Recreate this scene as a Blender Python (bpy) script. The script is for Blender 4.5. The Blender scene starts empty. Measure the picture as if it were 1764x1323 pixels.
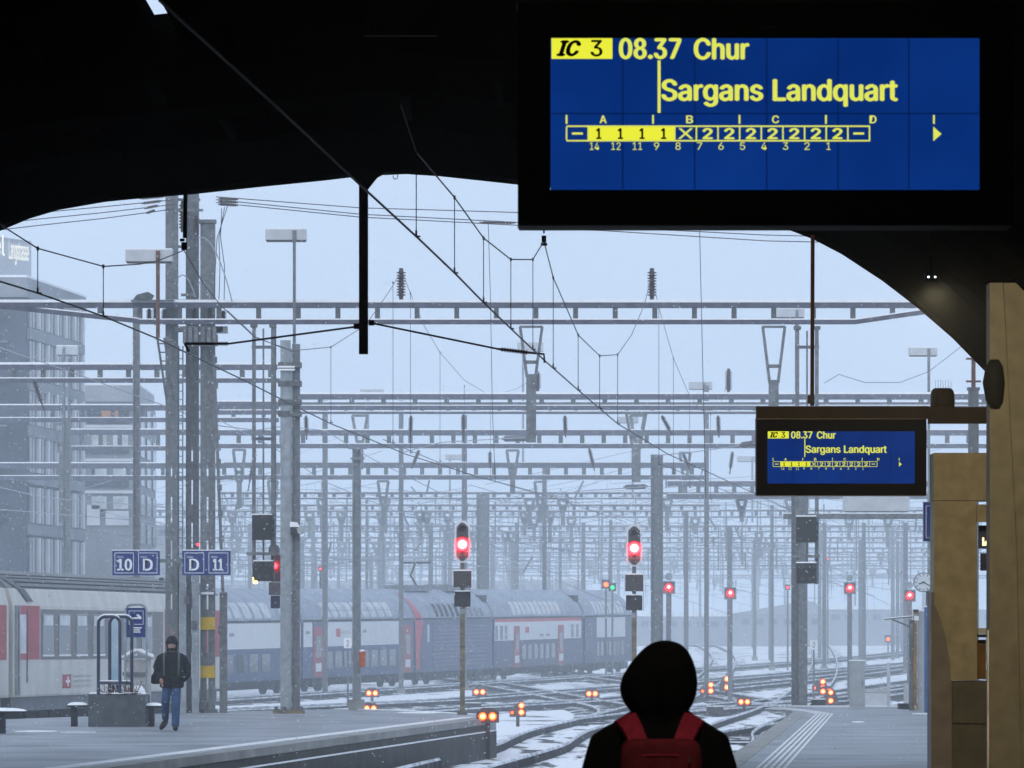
import bpy, bmesh, math, random
from mathutils import Vector, Matrix
R = math.radians
random.seed(7)
C = bpy.context.scene.collection
sc = bpy.context.scene

# ------------------------------------------------------------------ camera
FPX, CX, HY, EYE = 10000.0, 882.0, 1102.0, 1.68     # focal length (photo pixels), axis column, horizon row, eye height
cd = bpy.data.cameras.new('camera'); cam = bpy.data.objects.new('camera', cd); C.objects.link(cam)
cam.location = (0, 0, EYE); cam.rotation_euler = (R(90), 0, 0)
cd.sensor_width = 36.0; cd.lens = FPX/1764*36.0
cd.shift_y = (HY-661.5)/1764
cd.clip_start = 0.5; cd.clip_end = 6000
cd.dof.use_dof = True; cd.dof.focus_distance = 112; cd.dof.aperture_fstop = 24
sc.camera = cam

# ------------------------------------------------------------------ sky, sun, exposure
world = bpy.data.worlds.new('World'); sc.world = world; world.use_nodes = True
nt = world.node_tree; nt.nodes.clear()
out = nt.nodes.new('ShaderNodeOutputWorld'); bg = nt.nodes.new('ShaderNodeBackground')
sky = nt.nodes.new('ShaderNodeTexSky'); sky.sky_type = 'NISHITA'; sky.sun_disc = False
sky.sun_elevation = R(38); sky.sun_rotation = R(200); sky.dust_density = 4.0; sky.air_density = 1.0
mixn = nt.nodes.new('ShaderNodeMix'); mixn.data_type = 'RGBA'; mixn.inputs[0].default_value = 0.90
mixn.inputs[7].default_value = (5.15, 6.3, 8.1, 1)             # even cloud deck of a snowy morning
nt.links.new(sky.outputs[0], mixn.inputs[6]); nt.links.new(mixn.outputs[2], bg.inputs[0])
bg.inputs[1].default_value = 0.15
nt.links.new(bg.outputs[0], out.inputs[0])
sl = bpy.data.lights.new('sun', 'SUN'); sun = bpy.data.objects.new('sun', sl); C.objects.link(sun)
sl.energy = 1.2; sl.angle = R(60); sl.color = (1, 0.98, 0.95)
sun.rotation_euler = (R(52), 0, R(-20))
sc.view_settings.view_transform = 'Standard'; sc.view_settings.look = 'None'
sc.view_settings.exposure = 0.0; sc.view_settings.gamma = 1.0; sc.view_settings.use_curve_mapping = False
sc.render.engine = 'CYCLES'
cy = sc.cycles
cy.use_denoising = True; cy.max_bounces = 6; cy.diffuse_bounces = 3; cy.glossy_bounces = 2
cy.transmission_bounces = 2; cy.volume_bounces = 3; cy.transparent_max_bounces = 6; cy.sample_clamp_indirect = 4

# ------------------------------------------------------------------ materials
def mat(name, col, rough=0.6, metal=0.0, var=0.25, scale=6.0, col2=None, bump=0.0, stretch=None, detail=5.0, lo=0.35, hi=0.65, spec=0.4):
    m = bpy.data.materials.new(name); m.use_nodes = True
    n = m.node_tree; b = n.nodes['Principled BSDF']
    b.inputs['Roughness'].default_value = rough; b.inputs['Metallic'].default_value = metal
    b.inputs['Specular IOR Level'].default_value = spec
    tc = n.nodes.new('ShaderNodeTexCoord'); mp = n.nodes.new('ShaderNodeMapping')
    if stretch: mp.inputs['Scale'].default_value = stretch
    nz = n.nodes.new('ShaderNodeTexNoise'); nz.inputs['Scale'].default_value = scale; nz.inputs['Detail'].default_value = detail
    n.links.new(tc.outputs['Object'], mp.inputs[0]); n.links.new(mp.outputs[0], nz.inputs['Vector'])
    rp = n.nodes.new('ShaderNodeValToRGB')
    rp.color_ramp.elements[0].position = lo; rp.color_ramp.elements[1].position = hi
    c2 = col2 if col2 else tuple(c*(1-var) for c in col)
    c1 = col if col2 else tuple(min(1, c*(1+var*0.4)) for c in col)
    rp.color_ramp.elements[0].color = (*c2, 1); rp.color_ramp.elements[1].color = (*c1, 1)
    n.links.new(nz.outputs[0], rp.inputs[0]); n.links.new(rp.outputs[0], b.inputs['Base Color'])
    if bump:
        bp = n.nodes.new('ShaderNodeBump'); bp.inputs['Strength'].default_value = bump; bp.inputs['Distance'].default_value = 0.02
        n.links.new(nz.outputs[0], bp.inputs['Height']); n.links.new(bp.outputs[0], b.inputs['Normal'])
    return m
def emit(name, col, strength):
    m = bpy.data.materials.new(name); m.use_nodes = True
    n = m.node_tree; b = n.nodes['Principled BSDF']
    b.inputs['Base Color'].default_value = (*[c*0.1 for c in col], 1); b.inputs['Roughness'].default_value = 0.6; b.inputs['Specular IOR Level'].default_value = 0.02
    b.inputs['Emission Color'].default_value = (*col, 1); b.inputs['Emission Strength'].default_value = strength
    return m
M = {}
M['galv'] = mat('galvanised_steel', (0.185, 0.20, 0.215), 0.6, 0.3, 0.35, 9, bump=0.1)
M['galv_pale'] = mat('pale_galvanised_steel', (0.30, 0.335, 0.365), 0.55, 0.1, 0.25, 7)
M['galv_dark'] = mat('weathered_steel', (0.13, 0.14, 0.145), 0.65, 0.3, 0.4, 8, bump=0.15)
M['beam'] = mat('painted_beam_steel', (0.105, 0.11, 0.15), 0.65, 0.1, 0.35, 5)
M['wire'] = mat('wire_copper_dark', (0.045, 0.045, 0.055), 0.5, 0.5, 0.2, 20)
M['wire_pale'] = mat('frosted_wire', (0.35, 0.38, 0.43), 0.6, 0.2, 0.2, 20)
M['insul'] = mat('brown_insulator', (0.06, 0.035, 0.035), 0.25, 0, 0.3, 20)
M['black'] = mat('black_steel', (0.012, 0.012, 0.013), 0.7, 0.0, 0.4, 5, spec=0.15)
M['hall'] = mat('black_hall_steel', (0.0014, 0.0014, 0.0014), 1.0, 0, 0.5, 2, spec=0.0)  # near-black even base colour, keeps the hall interior dark
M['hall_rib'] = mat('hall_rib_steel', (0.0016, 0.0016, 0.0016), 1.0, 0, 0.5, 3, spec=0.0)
M['batten'] = mat('painted_reflection_grey', (0.012, 0.013, 0.014), 0.9, 0, 0.3, 5, spec=0.0)  # grey for the sky reflections painted under the vault
M['snow'] = mat('snow', (0.88, 0.90, 0.92), 0.7, 0, 0.08, 8, bump=0.2)
M['rail'] = mat('rail_steel', (0.20, 0.20, 0.21), 0.8, 0, 0, 1.6, col2=(0.022, 0.02, 0.022), lo=0.52, hi=0.72, detail=8, spec=0.1)
M['railtop'] = mat('snow_dusted_rail_head', (0.74, 0.76, 0.80), 0.7, 0, 0.5, 1.2)
M['ballast'] = mat('snowy_ballast', (0.66, 0.68, 0.72), 0.95, 0, 0, 0.9, col2=(0.045, 0.043, 0.045), lo=0.50, hi=0.58, detail=9, bump=0.3, stretch=(1.6, 0.5, 1), spec=0.1)
M['ballast_snowy'] = mat('deep_snow_in_track', (0.80, 0.82, 0.86), 0.9, 0, 0, 0.9, col2=(0.10, 0.10, 0.105), lo=0.40, hi=0.47, detail=9, bump=0.3, stretch=(1.8, 0.3, 1), spec=0.1)
M['yard'] = mat('yard_snow', (0.80, 0.82, 0.86), 0.9, 0, 0, 0.28, col2=(0.10, 0.10, 0.105), lo=0.33, hi=0.42, detail=9, bump=0.3, stretch=(1.4, 0.6, 1))
M['asphalt'] = mat('damp_platform_asphalt', (0.235, 0.252, 0.28), 0.5, 0, 0.42, 0.55, bump=0.08, detail=10)
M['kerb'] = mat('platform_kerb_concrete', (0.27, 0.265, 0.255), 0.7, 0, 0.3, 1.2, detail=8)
M['kerbface'] = mat('dark_kerb_face', (0.055, 0.055, 0.052), 0.8, 0, 0.5, 2.5, detail=9, bump=0.3)  # much darker tone than the kerb concrete
M['white'] = mat('worn_white_paint', (0.72, 0.72, 0.72), 0.6, 0, 0.25, 3, detail=8)
M['pillar'] = mat('warm_tinted_concrete', (0.62, 0.55, 0.38), 0.8, 0, 0.2, 5.0, detail=9, bump=0.15)  # warm lamp light is partly put into this base colour
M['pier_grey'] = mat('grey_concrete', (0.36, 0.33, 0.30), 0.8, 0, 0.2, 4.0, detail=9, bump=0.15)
M['pillar_dim'] = mat('dim_tinted_concrete', (0.20, 0.186, 0.148), 0.8, 0, 0.2, 5.0, detail=9, bump=0.15)  # dimmer copy of the pillar concrete, weaker light put into the colour
M['board'] = mat('display_housing', (0.003, 0.003, 0.005), 0.4, 0, 0.3, 3, spec=0.03)
M['boardrim'] = mat('display_rim_bronze', (0.07, 0.055, 0.045), 0.4, 0.4, 0.3, 5)
M['brownbeam'] = mat('brown_beam_paint', (0.065, 0.045, 0.028), 0.7, 0, 0.35, 3)
M['lcd'] = emit('lcd_blue', (0.002, 0.030, 0.205), 1.0)
def backlight(m, c0, c1):
    n = m.node_tree; b = n.nodes['Principled BSDF']; tc = n.nodes.new('ShaderNodeTexCoord'); nz = n.nodes.new('ShaderNodeTexNoise'); nz.inputs['Scale'].default_value = 1.3; nz.inputs['Detail'].default_value = 6
    rp = n.nodes.new('ShaderNodeValToRGB'); rp.color_ramp.elements[0].position = 0.3; rp.color_ramp.elements[1].position = 0.7
    rp.color_ramp.elements[0].color = (*c0, 1); rp.color_ramp.elements[1].color = (*c1, 1)
    n.links.new(tc.outputs['Object'], nz.inputs[0]); n.links.new(nz.outputs[0], rp.inputs[0]); n.links.new(rp.outputs[0], b.inputs['Emission Color'])
backlight(M['lcd'], (0.001, 0.021, 0.150), (0.003, 0.037, 0.235))
M['lcdseam'] = emit('lcd_seam', (0.001, 0.014, 0.095), 1.0)
M['lcdtext'] = emit('lcd_yellow', (0.78, 0.83, 0.115), 1.0)
M['lcdfill'] = emit('lcd_yellow_field', (0.88, 0.90, 0.05), 1.0)
M['red_lamp'] = emit('red_signal_lens', (1.0, 0.0030, 0.0045), 110)
M['red_core'] = emit('red_signal_core', (1.0, 0.45, 0.33), 9)
M['red_far'] = emit('red_far_lens', (1.0, 0.03, 0.04), 7)
M['orange_lamp'] = emit('orange_signal_lens', (1.0, 0.070, 0.003), 9)
M['amber_core'] = emit('amber_core', (1.0, 0.52, 0.16), 6)
M['green_lamp'] = emit('green_signal_lens', (0.02, 0.75, 0.28), 2.2)
M['white_led'] = emit('white_led', (0.9, 1.0, 0.92), 6)
M['warm_led'] = emit('warm_lamp_glass', (1.0, 0.72, 0.30), 3)
M['signal'] = mat('signal_black', (0.022, 0.022, 0.022), 0.7, 0, 0.5, 14)
M['signalface'] = mat('signal_face', (0.09, 0.08, 0.08), 0.6, 0, 0.4, 14)
M['signalbox'] = mat('signal_box_brown', (0.06, 0.052, 0.05), 0.75, 0, 0.5, 18)
M['rim'] = mat('white_signal_rim', (0.75, 0.75, 0.77), 0.5, 0, 0.1, 8)
M['rustpost'] = mat('rusty_yellow_post', (0.20, 0.16, 0.10), 0.7, 0, 0.45, 6)
M['rust'] = mat('rust_red_paint', (0.14, 0.062, 0.045), 0.7, 0, 0.4, 8)
M['lampbox'] = mat('luminaire_housing', (0.50, 0.52, 0.54), 0.5, 0, 0.12, 4)
M['signblue'] = mat('sign_blue', (0.013, 0.032, 0.17), 0.4, 0, 0.15, 5)
M['signtext'] = mat('sign_white', (0.78, 0.80, 0.82), 0.5, 0, 0.06, 6)
M['greytext'] = mat('grey_lettering', (0.30, 0.29, 0.28), 0.5, 0, 0.06, 6)
M['yellow'] = mat('yellow_plate', (0.62, 0.42, 0.015), 0.5, 0, 0.2, 4)
M['orange'] = mat('orange_box', (0.55, 0.11, 0.025), 0.5, 0, 0.2, 4)
M['planter'] = mat('planter_grey', (0.085, 0.10, 0.115), 0.6, 0, 0.3, 7)
M['tube'] = mat('dark_blue_tube', (0.035, 0.045, 0.085), 0.4, 0.2, 0.3, 8)
M['benchdark'] = mat('bench_dark', (0.03, 0.035, 0.045), 0.6, 0, 0.3, 8)
M['hut'] = mat('pale_hut_panel', (0.42, 0.42, 0.43), 0.6, 0, 0.15, 6)
M['cream'] = mat('cream_coach_paint', (0.60, 0.58, 0.53), 0.45, 0, 0.16, 1.5, stretch=(1, 1, 0.4))
M['coachred'] = mat('red_door_paint', (0.40, 0.035, 0.05), 0.45, 0, 0.2, 2)
M['coachband'] = mat('grey_window_band', (0.11, 0.105, 0.105), 0.4, 0, 0.2, 2)
M['glass'] = mat('coach_glass', (0.045, 0.05, 0.05), 0.08, 0, 0.5, 1.1, spec=0.6)
M['paleglass'] = mat('pale_blind', (0.60, 0.63, 0.64), 0.3, 0, 0.3, 2)
M['coachroof'] = mat('grey_coach_roof', (0.16, 0.165, 0.175), 0.6, 0, 0.3, 1.5)
M['skirt'] = mat('grey_coach_skirt', (0.17, 0.18, 0.20), 0.6, 0, 0.3, 2)
M['under'] = mat('underframe', (0.014, 0.013, 0.013), 0.9, 0, 0.5, 5)
M['dpzblue'] = mat('dark_blue_train_paint', (0.028, 0.045, 0.15), 0.4, 0, 0.25, 1.5)
M['dpzviolet'] = mat('blue_violet_train_paint', (0.055, 0.048, 0.13), 0.45, 0, 0.25, 1.5)
M['dpzwhite'] = mat('white_train_panel', (0.74, 0.75, 0.75), 0.4, 0, 0.06, 1.5)
M['dpzroof'] = mat('blue_grey_train_roof', (0.30, 0.34, 0.42), 0.5, 0, 0.3, 1.2)
M['dpzgrille'] = mat('pale_grille_slat', (0.22, 0.24, 0.33), 0.5, 0, 0.2, 4)
M['dpzred'] = mat('train_red_stripe', (0.62, 0.03, 0.06), 0.45, 0, 0.1, 3)
M['brick'] = mat('dark_facade', (0.060, 0.070, 0.095), 0.85, 0, 0.35, 0.6)
M['facade'] = mat('grey_facade', (0.24, 0.25, 0.27), 0.8, 0, 0.25, 0.5)
M['facade_pale'] = mat('pale_facade', (0.36, 0.37, 0.39), 0.8, 0, 0.15, 0.5)
M['winframe'] = mat('pale_window_pier', (0.66, 0.67, 0.69), 0.6, 0, 0.1, 1)
M['winglass'] = mat('facade_glass', (0.03, 0.036, 0.05), 0.1, 0, 0.4, 0.5, spec=0.6)
M['litwin'] = emit('lit_window', (0.85, 0.42, 0.18), 0.38)
M['letters'] = emit('lit_letters', (1.0, 0.96, 0.80), 1.7)
M['cloth_black'] = mat('black_cloth', (0.010, 0.010, 0.011), 0.95, 0, 0.3, 30, bump=0.3, spec=0.1)
M['cloth_jacket'] = mat('dark_green_jacket', (0.022, 0.024, 0.026), 0.9, 0, 0.4, 12, bump=0.3, spec=0.15)
M['jeans'] = mat('blue_denim', (0.055, 0.10, 0.20), 0.9, 0, 0.35, 9, bump=0.2, spec=0.1)
M['redpack'] = mat('dark_red_fabric', (0.24, 0.026, 0.040), 0.85, 0, 0.25, 25, bump=0.25, spec=0.15)
M['strap'] = mat('red_strap_webbing', (0.50, 0.035, 0.075), 0.8, 0, 0.2, 40, spec=0.2)
M['strapgrey'] = mat('grey_strap', (0.09, 0.10, 0.10), 0.8, 0, 0.2, 40)
M['skin'] = mat('skin', (0.42, 0.24, 0.19), 0.6, 0, 0.12, 12)
M['hair'] = mat('dark_hair', (0.015, 0.012, 0.012), 0.7, 0, 0.3, 40)
M['shoe'] = mat('black_shoe', (0.012, 0.012, 0.014), 0.6, 0, 0.3, 10)
M['clockface'] = mat('clock_face', (0.62, 0.65, 0.68), 0.4, 0, 0.05, 5)
M['cabinet'] = mat('grey_cabinet', (0.36, 0.39, 0.40), 0.6, 0, 0.14, 3)
M['bluecab'] = mat('blue_painted_door', (0.03, 0.095, 0.26), 0.5, 0, 0.25, 3)
M['ochre'] = mat('ochre_post', (0.26, 0.14, 0.03), 0.7, 0, 0.5, 5)
M['farblock'] = mat('far_wall', (0.26, 0.27, 0.29), 0.9, 0, 0.3, 0.1)

# ------------------------------------------------------------------ helpers
def P(px, py, d): return Vector(((px-CX)*d/FPX, d, EYE+(HY-py)*d/FPX))
def X(px, d): return (px-CX)*d/FPX
def Z(py, d): return EYE+(HY-py)*d/FPX
def gz(d):
    return -0.85 + 0.0075*max(0, min(d, 480)-225)
RAIL = 0.17
WL = {}
def thing(name, label, cat, loc, group=None, rotz=0):
    o = bpy.data.objects.new(name, None); C.objects.link(o); o.location = loc; o.rotation_euler = (0, 0, rotz)
    o.empty_display_size = 0.2
    tag(o, label, cat, group); WL[o.name] = Vector(loc); return o
def tag(o, label=None, cat=None, group=None, kind=None):
    if label: o['label'] = label
    if cat: o['category'] = cat
    if group: o['group'] = group
    if kind: o['kind'] = kind
    return o
class MB:
    def __init__(s): s.v = []; s.f = []
    def add(s, vs, fs):
        n = len(s.v); s.v += [Vector(v) for v in vs]; s.f += [tuple(i+n for i in f) for f in fs]; return s
    def box(s, x0, x1, y0, y1, z0, z1):
        return s.add([(x, y, z) for x in (x0, x1) for y in (y0, y1) for z in (z0, z1)],
                     [(0, 1, 3, 2), (4, 6, 7, 5), (0, 4, 5, 1), (2, 3, 7, 6), (0, 2, 6, 4), (1, 5, 7, 3)])
    def cbox(s, c, sx, sy, sz):
        return s.box(c[0]-sx/2, c[0]+sx/2, c[1]-sy/2, c[1]+sy/2, c[2]-sz/2, c[2]+sz/2)
    def bar(s, p0, p1, w, h):                                    # rectangular bar between two points; h along the vertical side
        p0, p1 = Vector(p0), Vector(p1); d = (p1-p0).normalized()
        up = Vector((0, 0, 1)) if abs(d.z) < 0.95 else Vector((0, 1, 0))
        a = d.cross(up).normalized(); b = a.cross(d).normalized()
        vs = [p+a*sx*w/2+b*sz*h/2 for p in (p0, p1) for sx, sz in ((-1, -1), (1, -1), (1, 1), (-1, 1))]
        return s.add(vs, [(3, 2, 1, 0), (4, 5, 6, 7)]+[(i, (i+1) % 4, 4+(i+1) % 4, 4+i) for i in range(4)])
    def tube(s, pts, r, n=6, cap=True):
        pts = [Vector(p) for p in pts]; rr = r if isinstance(r, (list, tuple)) else [r]*len(pts)
        base = len(s.v); prev = None
        for i, p in enumerate(pts):
            d = (pts[min(i+1, len(pts)-1)]-pts[max(i-1, 0)]).normalized()
            if prev is None:
                up = Vector((0, 0, 1)) if abs(d.z) < 0.9 else Vector((0, 1, 0)); a = d.cross(up).normalized()
            else:
                a = (prev-d*prev.dot(d)).normalized()
            prev = a; b = d.cross(a)
            for k in range(n):
                t = 2*math.pi*k/n; s.v.append(p+(a*math.cos(t)+b*math.sin(t))*rr[i])
        for i in range(len(pts)-1):
            for k in range(n):
                q = base+i*n; s.f.append((q+k, q+(k+1) % n, q+n+(k+1) % n, q+n+k))
        if cap:
            s.f.append(tuple(base+k for k in reversed(range(n)))); e = base+(len(pts)-1)*n; s.f.append(tuple(e+k for k in range(n)))
        return s
    def loft(s, rings, n=16, axis='z'):                          # rings: (cx, cy, cz, rx, ry) horizontal ellipses
        base = len(s.v)
        for (cx, cy, cz, rx, ry) in rings:
            for k in range(n):
                t = 2*math.pi*k/n; s.v.append(Vector((cx+rx*math.cos(t), cy+ry*math.sin(t), cz)))
        for i in range(len(rings)-1):
            for k in range(n):
                q = base+i*n; s.f.append((q+k, q+(k+1) % n, q+n+(k+1) % n, q+n+k))
        s.f.append(tuple(base+k for k in reversed(range(n)))); e = base+(len(rings)-1)*n; s.f.append(tuple(e+k for k in range(n)))
        return s
    def ball(s, c, rx, ry=None, rz=None, n=12, m=8):
        ry = ry or rx; rz = rz or rx
        return s.loft([(c[0], c[1], c[2]+rz*math.sin(a), max(1e-3, rx*math.cos(a)), max(1e-3, ry*math.cos(a))) for a in [(-0.5+i/m)*math.pi*0.985 for i in range(m+1)]], n)
    def prism(s, poly, y0, y1):                                  # poly in (x, z), extruded along y
        n = len(poly)
        return s.add([(x, y0, z) for x, z in poly]+[(x, y1, z) for x, z in poly],
                     [tuple(range(n)), tuple(reversed(range(n, 2*n)))]+[(i, n+i, n+(i+1) % n, (i+1) % n) for i in range(n)])
    def slab(s, poly, z0, z1):                                   # poly in (x, y), extruded along z
        n = len(poly)
        return s.add([(x, y, z0) for x, y in poly]+[(x, y, z1) for x, y in poly],
                     [tuple(reversed(range(n))), tuple(range(n, 2*n))]+[(i, (i+1) % n, n+(i+1) % n, n+i) for i in range(n)])
    def disc(s, c, r, y0, y1, n=16):
        return s.prism([(c[0]+r*math.cos(2*math.pi*k/n), c[1]+r*math.sin(2*math.pi*k/n)) for k in range(n)], y0, y1)
    def build(s, name, m, parent=None, local=False, smooth=False):
        off = WL.get(parent.name, Vector((0, 0, 0))) if (parent and not local) else Vector((0, 0, 0))
        me = bpy.data.meshes.new(name); me.from_pydata([tuple(v-off) for v in s.v], [], s.f)
        bm = bmesh.new(); bm.from_mesh(me); bmesh.ops.recalc_face_normals(bm, faces=bm.faces); bm.to_mesh(me); bm.free()
        me.materials.append(M[m] if isinstance(m, str) else m)
        if smooth: me.polygons.foreach_set('use_smooth', [True]*len(me.polygons))
        o = bpy.data.objects.new(name, me); C.objects.link(o)
        if parent: o.parent = parent; WL[o.name] = WL.get(parent.name, Vector((0, 0, 0)))
        else: WL[o.name] = Vector((0, 0, 0))
        return o
def solo(mb, name, m, label, cat, group=None, smooth=False):     # a top-level thing that is one mesh, origin at its base
    c = Vector((sum(v.x for v in mb.v)/len(mb.v), sum(v.y for v in mb.v)/len(mb.v), min(v.z for v in mb.v)))
    for v in mb.v: v -= c
    o = mb.build(name, m, smooth=smooth); o.location = c; tag(o, label, cat, group); return o
def struct(mb, name, m): return tag(mb.build(name, m), kind='structure')
def baked(o, mods):                                              # apply modifiers (remesh, smooth) without operators
    mods(o); dg = bpy.context.evaluated_depsgraph_get(); dg.update()
    me = bpy.data.meshes.new_from_object(o.evaluated_get(dg)); o.modifiers.clear()
    mats = [m for m in o.data.materials]; o.data = me
    if not me.materials:
        for m in mats: me.materials.append(m)
    me.polygons.foreach_set('use_smooth', [True]*len(me.polygons)); return o
def melt(o, vox, it=6):
    def f(ob):
        r = ob.modifiers.new('r', 'REMESH'); r.mode = 'VOXEL'; r.voxel_size = vox
        sm = ob.modifiers.new('s', 'SMOOTH'); sm.iterations = it; sm.factor = 0.5
    return baked(o, f)
def share(o, parent, loc):                                       # another object on the same mesh data
    c = o.copy(); C.objects.link(c); c.parent = parent; c.location = loc; WL[c.name] = WL[parent.name]; return c
import os
def sans():                                                      # Blender's own sans, else its built-in face
    for root in (bpy.utils.resource_path('LOCAL'), bpy.utils.resource_path('SYSTEM')):
        try: return bpy.data.fonts.load(os.path.join(root, 'datafiles', 'fonts', 'Inter.woff2'))
        except Exception: pass
    return None
FONT = sans()
def text(body, rect, y, name, m, parent, bold=0.0, shear=0.0, local=False, frame=None, depth=0.0):
    """flat lettering whose glyph box fills rect = (x0, x1, z0, z1) on the plane y, facing -y"""
    cu = bpy.data.curves.new(name, 'FONT'); cu.body = body; cu.size = 1
    if FONT: cu.font = FONT
    cu.shear = shear; cu.resolution_u = 4
    t = bpy.data.objects.new(name, cu); C.objects.link(t)
    dg = bpy.context.evaluated_depsgraph_get(); dg.update()
    m0 = bpy.data.meshes.new_from_object(t.evaluated_get(dg)); bpy.data.objects.remove(t)
    xs = [v.co.x for v in m0.vertices]; ys = [v.co.y for v in m0.vertices]
    x0, x1, z0, z1 = rect; kx = (x1-x0-2*bold*(z1-z0))/(max(xs)-min(xs)); kz = (z1-z0)/(max(ys)-min(ys)); mx, my = min(xs), min(ys)
    off = WL.get(parent.name, Vector((0, 0, 0))) if (parent and not local) else Vector((0, 0, 0))
    bw = bold*(z1-z0); vs = []; fs = []
    for i, (dx, dz) in enumerate([(0, 0)] if not bold else [(0, 0), (-1, 0), (1, 0), (0, -0.5), (0, 0.5)]):   # heavier strokes: layers a hair apart
        n0 = len(vs)
        for v in m0.vertices:
            p = Vector((x0+bw+(v.co.x-mx)*kx+dx*bw, y-0.0002*i, z0+(v.co.y-my)*kz+dz*bw))
            if frame: p = frame(p)
            vs.append(tuple(p-off))
        fs += [tuple(k+n0 for k in f.vertices) for f in m0.polygons]
    me = bpy.data.meshes.new(name); me.from_pydata(vs, [], fs)
    me.materials.clear(); me.materials.append(M[m])
    o = bpy.data.objects.new(name, me); C.objects.link(o)
    if parent: o.parent = parent; WL[o.name] = WL.get(parent.name, Vector((0, 0, 0)))
    return o
def spline(pts, step):                                           # Catmull-Rom through (d, x) pairs
    res = []
    for i in range(len(pts)-1):
        p0 = pts[max(0, i-1)]; p1 = pts[i]; p2 = pts[i+1]; p3 = pts[min(len(pts)-1, i+2)]
        n = max(1, int((p2[0]-p1[0])/step))
        for k in range(n):
            t = k/n; d = p1[0]+(p2[0]-p1[0])*t
            m1 = (p2[1]-p0[1])/(p2[0]-p0[0])*(p2[0]-p1[0]); m2 = (p3[1]-p1[1])/(p3[0]-p1[0])*(p2[0]-p1[0])
            h = ((2*t**3-3*t**2+1)*p1[1]+(t**3-2*t**2+t)*m1+(-2*t**3+3*t**2)*p2[1]+(t**3-t**2)*m2)
            res.append((d, h))
    res.append(pts[-1]); return res
def insul(mb, p0, p1, r, n=10, k=8):                             # ribbed insulator
    p0, p1 = Vector(p0), Vector(p1); pts = [p0]; rr = [r*0.45]
    for i in range(n):
        for t, q in ((0.1, 0.5), (0.35, 1.0), (0.65, 1.0), (0.9, 0.5)):
            pts.append(p0.lerp(p1, 0.1+0.8*(i+t)/n)); rr.append(r*q)
    pts.append(p1); rr.append(r*0.45)
    return mb.tube(pts, rr, k)

# ------------------------------------------------------------------ ground and tracks
mb = MB(); rows = [-40, 0, 40, 80, 120, 160, 200, 225, 260, 300, 340, 380, 420, 480, 700, 1200, 2200]
cols = [-500, -120, -60, -30, -15, -5, 5, 15, 30, 60, 120, 500]
for d in rows:
    for x in cols: mb.v.append(Vector((x, d, gz(d))))
nc = len(cols)
for i in range(len(rows)-1):
    for j in range(nc-1):
        q = i*nc+j; mb.f.append((q, q+1, q+nc+1, q+nc))
struct(mb, 'ground', 'yard')

TR = [
    [(20, -6.6), (80, -2.9), (103, -1.45), (128, 0.35), (139, 0.78), (150, 1.25), (172, 2.75), (215, 5.5), (300, 10.5), (420, 15), (640, 18)],
    [(20, -2.72), (85, 1.6), (103, 2.8), (133, 4.75), (146, 5.3), (160, 6.2), (200, 9.3), (300, 16), (430, 23), (640, 33)],
    [(60, -23.3), (141, -10.9), (167, -7.0), (200, -1.6), (240, 6.2), (300, 17.5), (420, 36)],
    [(150, -28.6), (232, -10.1), (312, 8.0), (380, 22), (470, 36)],
    [(150, -20.5), (190, -10.6), (232, -1.2), (300, 13.8), (380, 30)],
    [(172, 2.75), (190, 5.2), (215, 10.6), (260, 19), (330, 30), (430, 42)],
    [(139, 5.0), (160, 7.8), (185, 11.6), (230, 19.5), (280, 29), (340, 41)],
    [(172, 2.75), (190, 3.6), (215, 3.2), (250, 0.6), (300, -4), (380, -14)],
    [(150, 9.2), (185, 10.4), (220, 9.6), (280, 5.5), (360, -3), (460, -16)],
    [(150, 12.6), (200, 15.8), (260, 20), (340, 26), (460, 33), (640, 44)],
    [(170, 16.5), (230, 22), (300, 29), (380, 39), (480, 56)],
    [(185, 4.2), (220, 9.5), (260, 16.5), (320, 27), (400, 43)],
]
for ti, pts in enumerate(TR):
    cl = spline(pts, 3.0); L = [Vector((x, d, gz(d))) for d, x in cl]
    def side(i, off):
        a = L[max(0, i-1)]; b = L[min(len(L)-1, i+1)]; t = (b-a); t.z = 0; t.normalize(); return L[i]+Vector((t.y, -t.x, 0))*off
    bed = MB(); zj = 0.012+0.006*ti
    for i in range(len(L)):
        for off, z in ((-1.7, -0.02), (-1.2, zj), (1.2, zj), (1.7, -0.02)):
            bed.v.append(side(i, off)+Vector((0, 0, z)))
    for i in range(len(L)-1):
        for k in range(3): q = i*4+k; bed.f.append((q, q+1, q+5, q+4))
    root = tag(bed.build('railway_track', 'ballast_snowy' if ti in (0, 1) else 'ballast'), kind='structure')
    for sgn in (-1, 1):
        r = MB(); h = MB()
        for i in range(len(L)):
            for off, z in ((-0.06, 0), (-0.035, RAIL), (0.035, RAIL), (0.06, 0)):
                r.v.append(side(i, sgn*0.7525+off)+Vector((0, 0, z)))
            for off, z in ((-0.036, 0.001), (-0.024, 0.052), (0.024, 0.052), (0.036, 0.001)): h.v.append(side(i, sgn*0.7525+off)+Vector((0, 0, RAIL+z)))
        for i in range(len(L)-1):
            for k in range(3):
                q = i*4+k; r.f.append((q, q+1, q+5, q+4)); h.f.append((q, q+1, q+5, q+4))
        ro = r.build('rail', 'rail', root); h.build('rail_head', 'railtop', ro)

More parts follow.
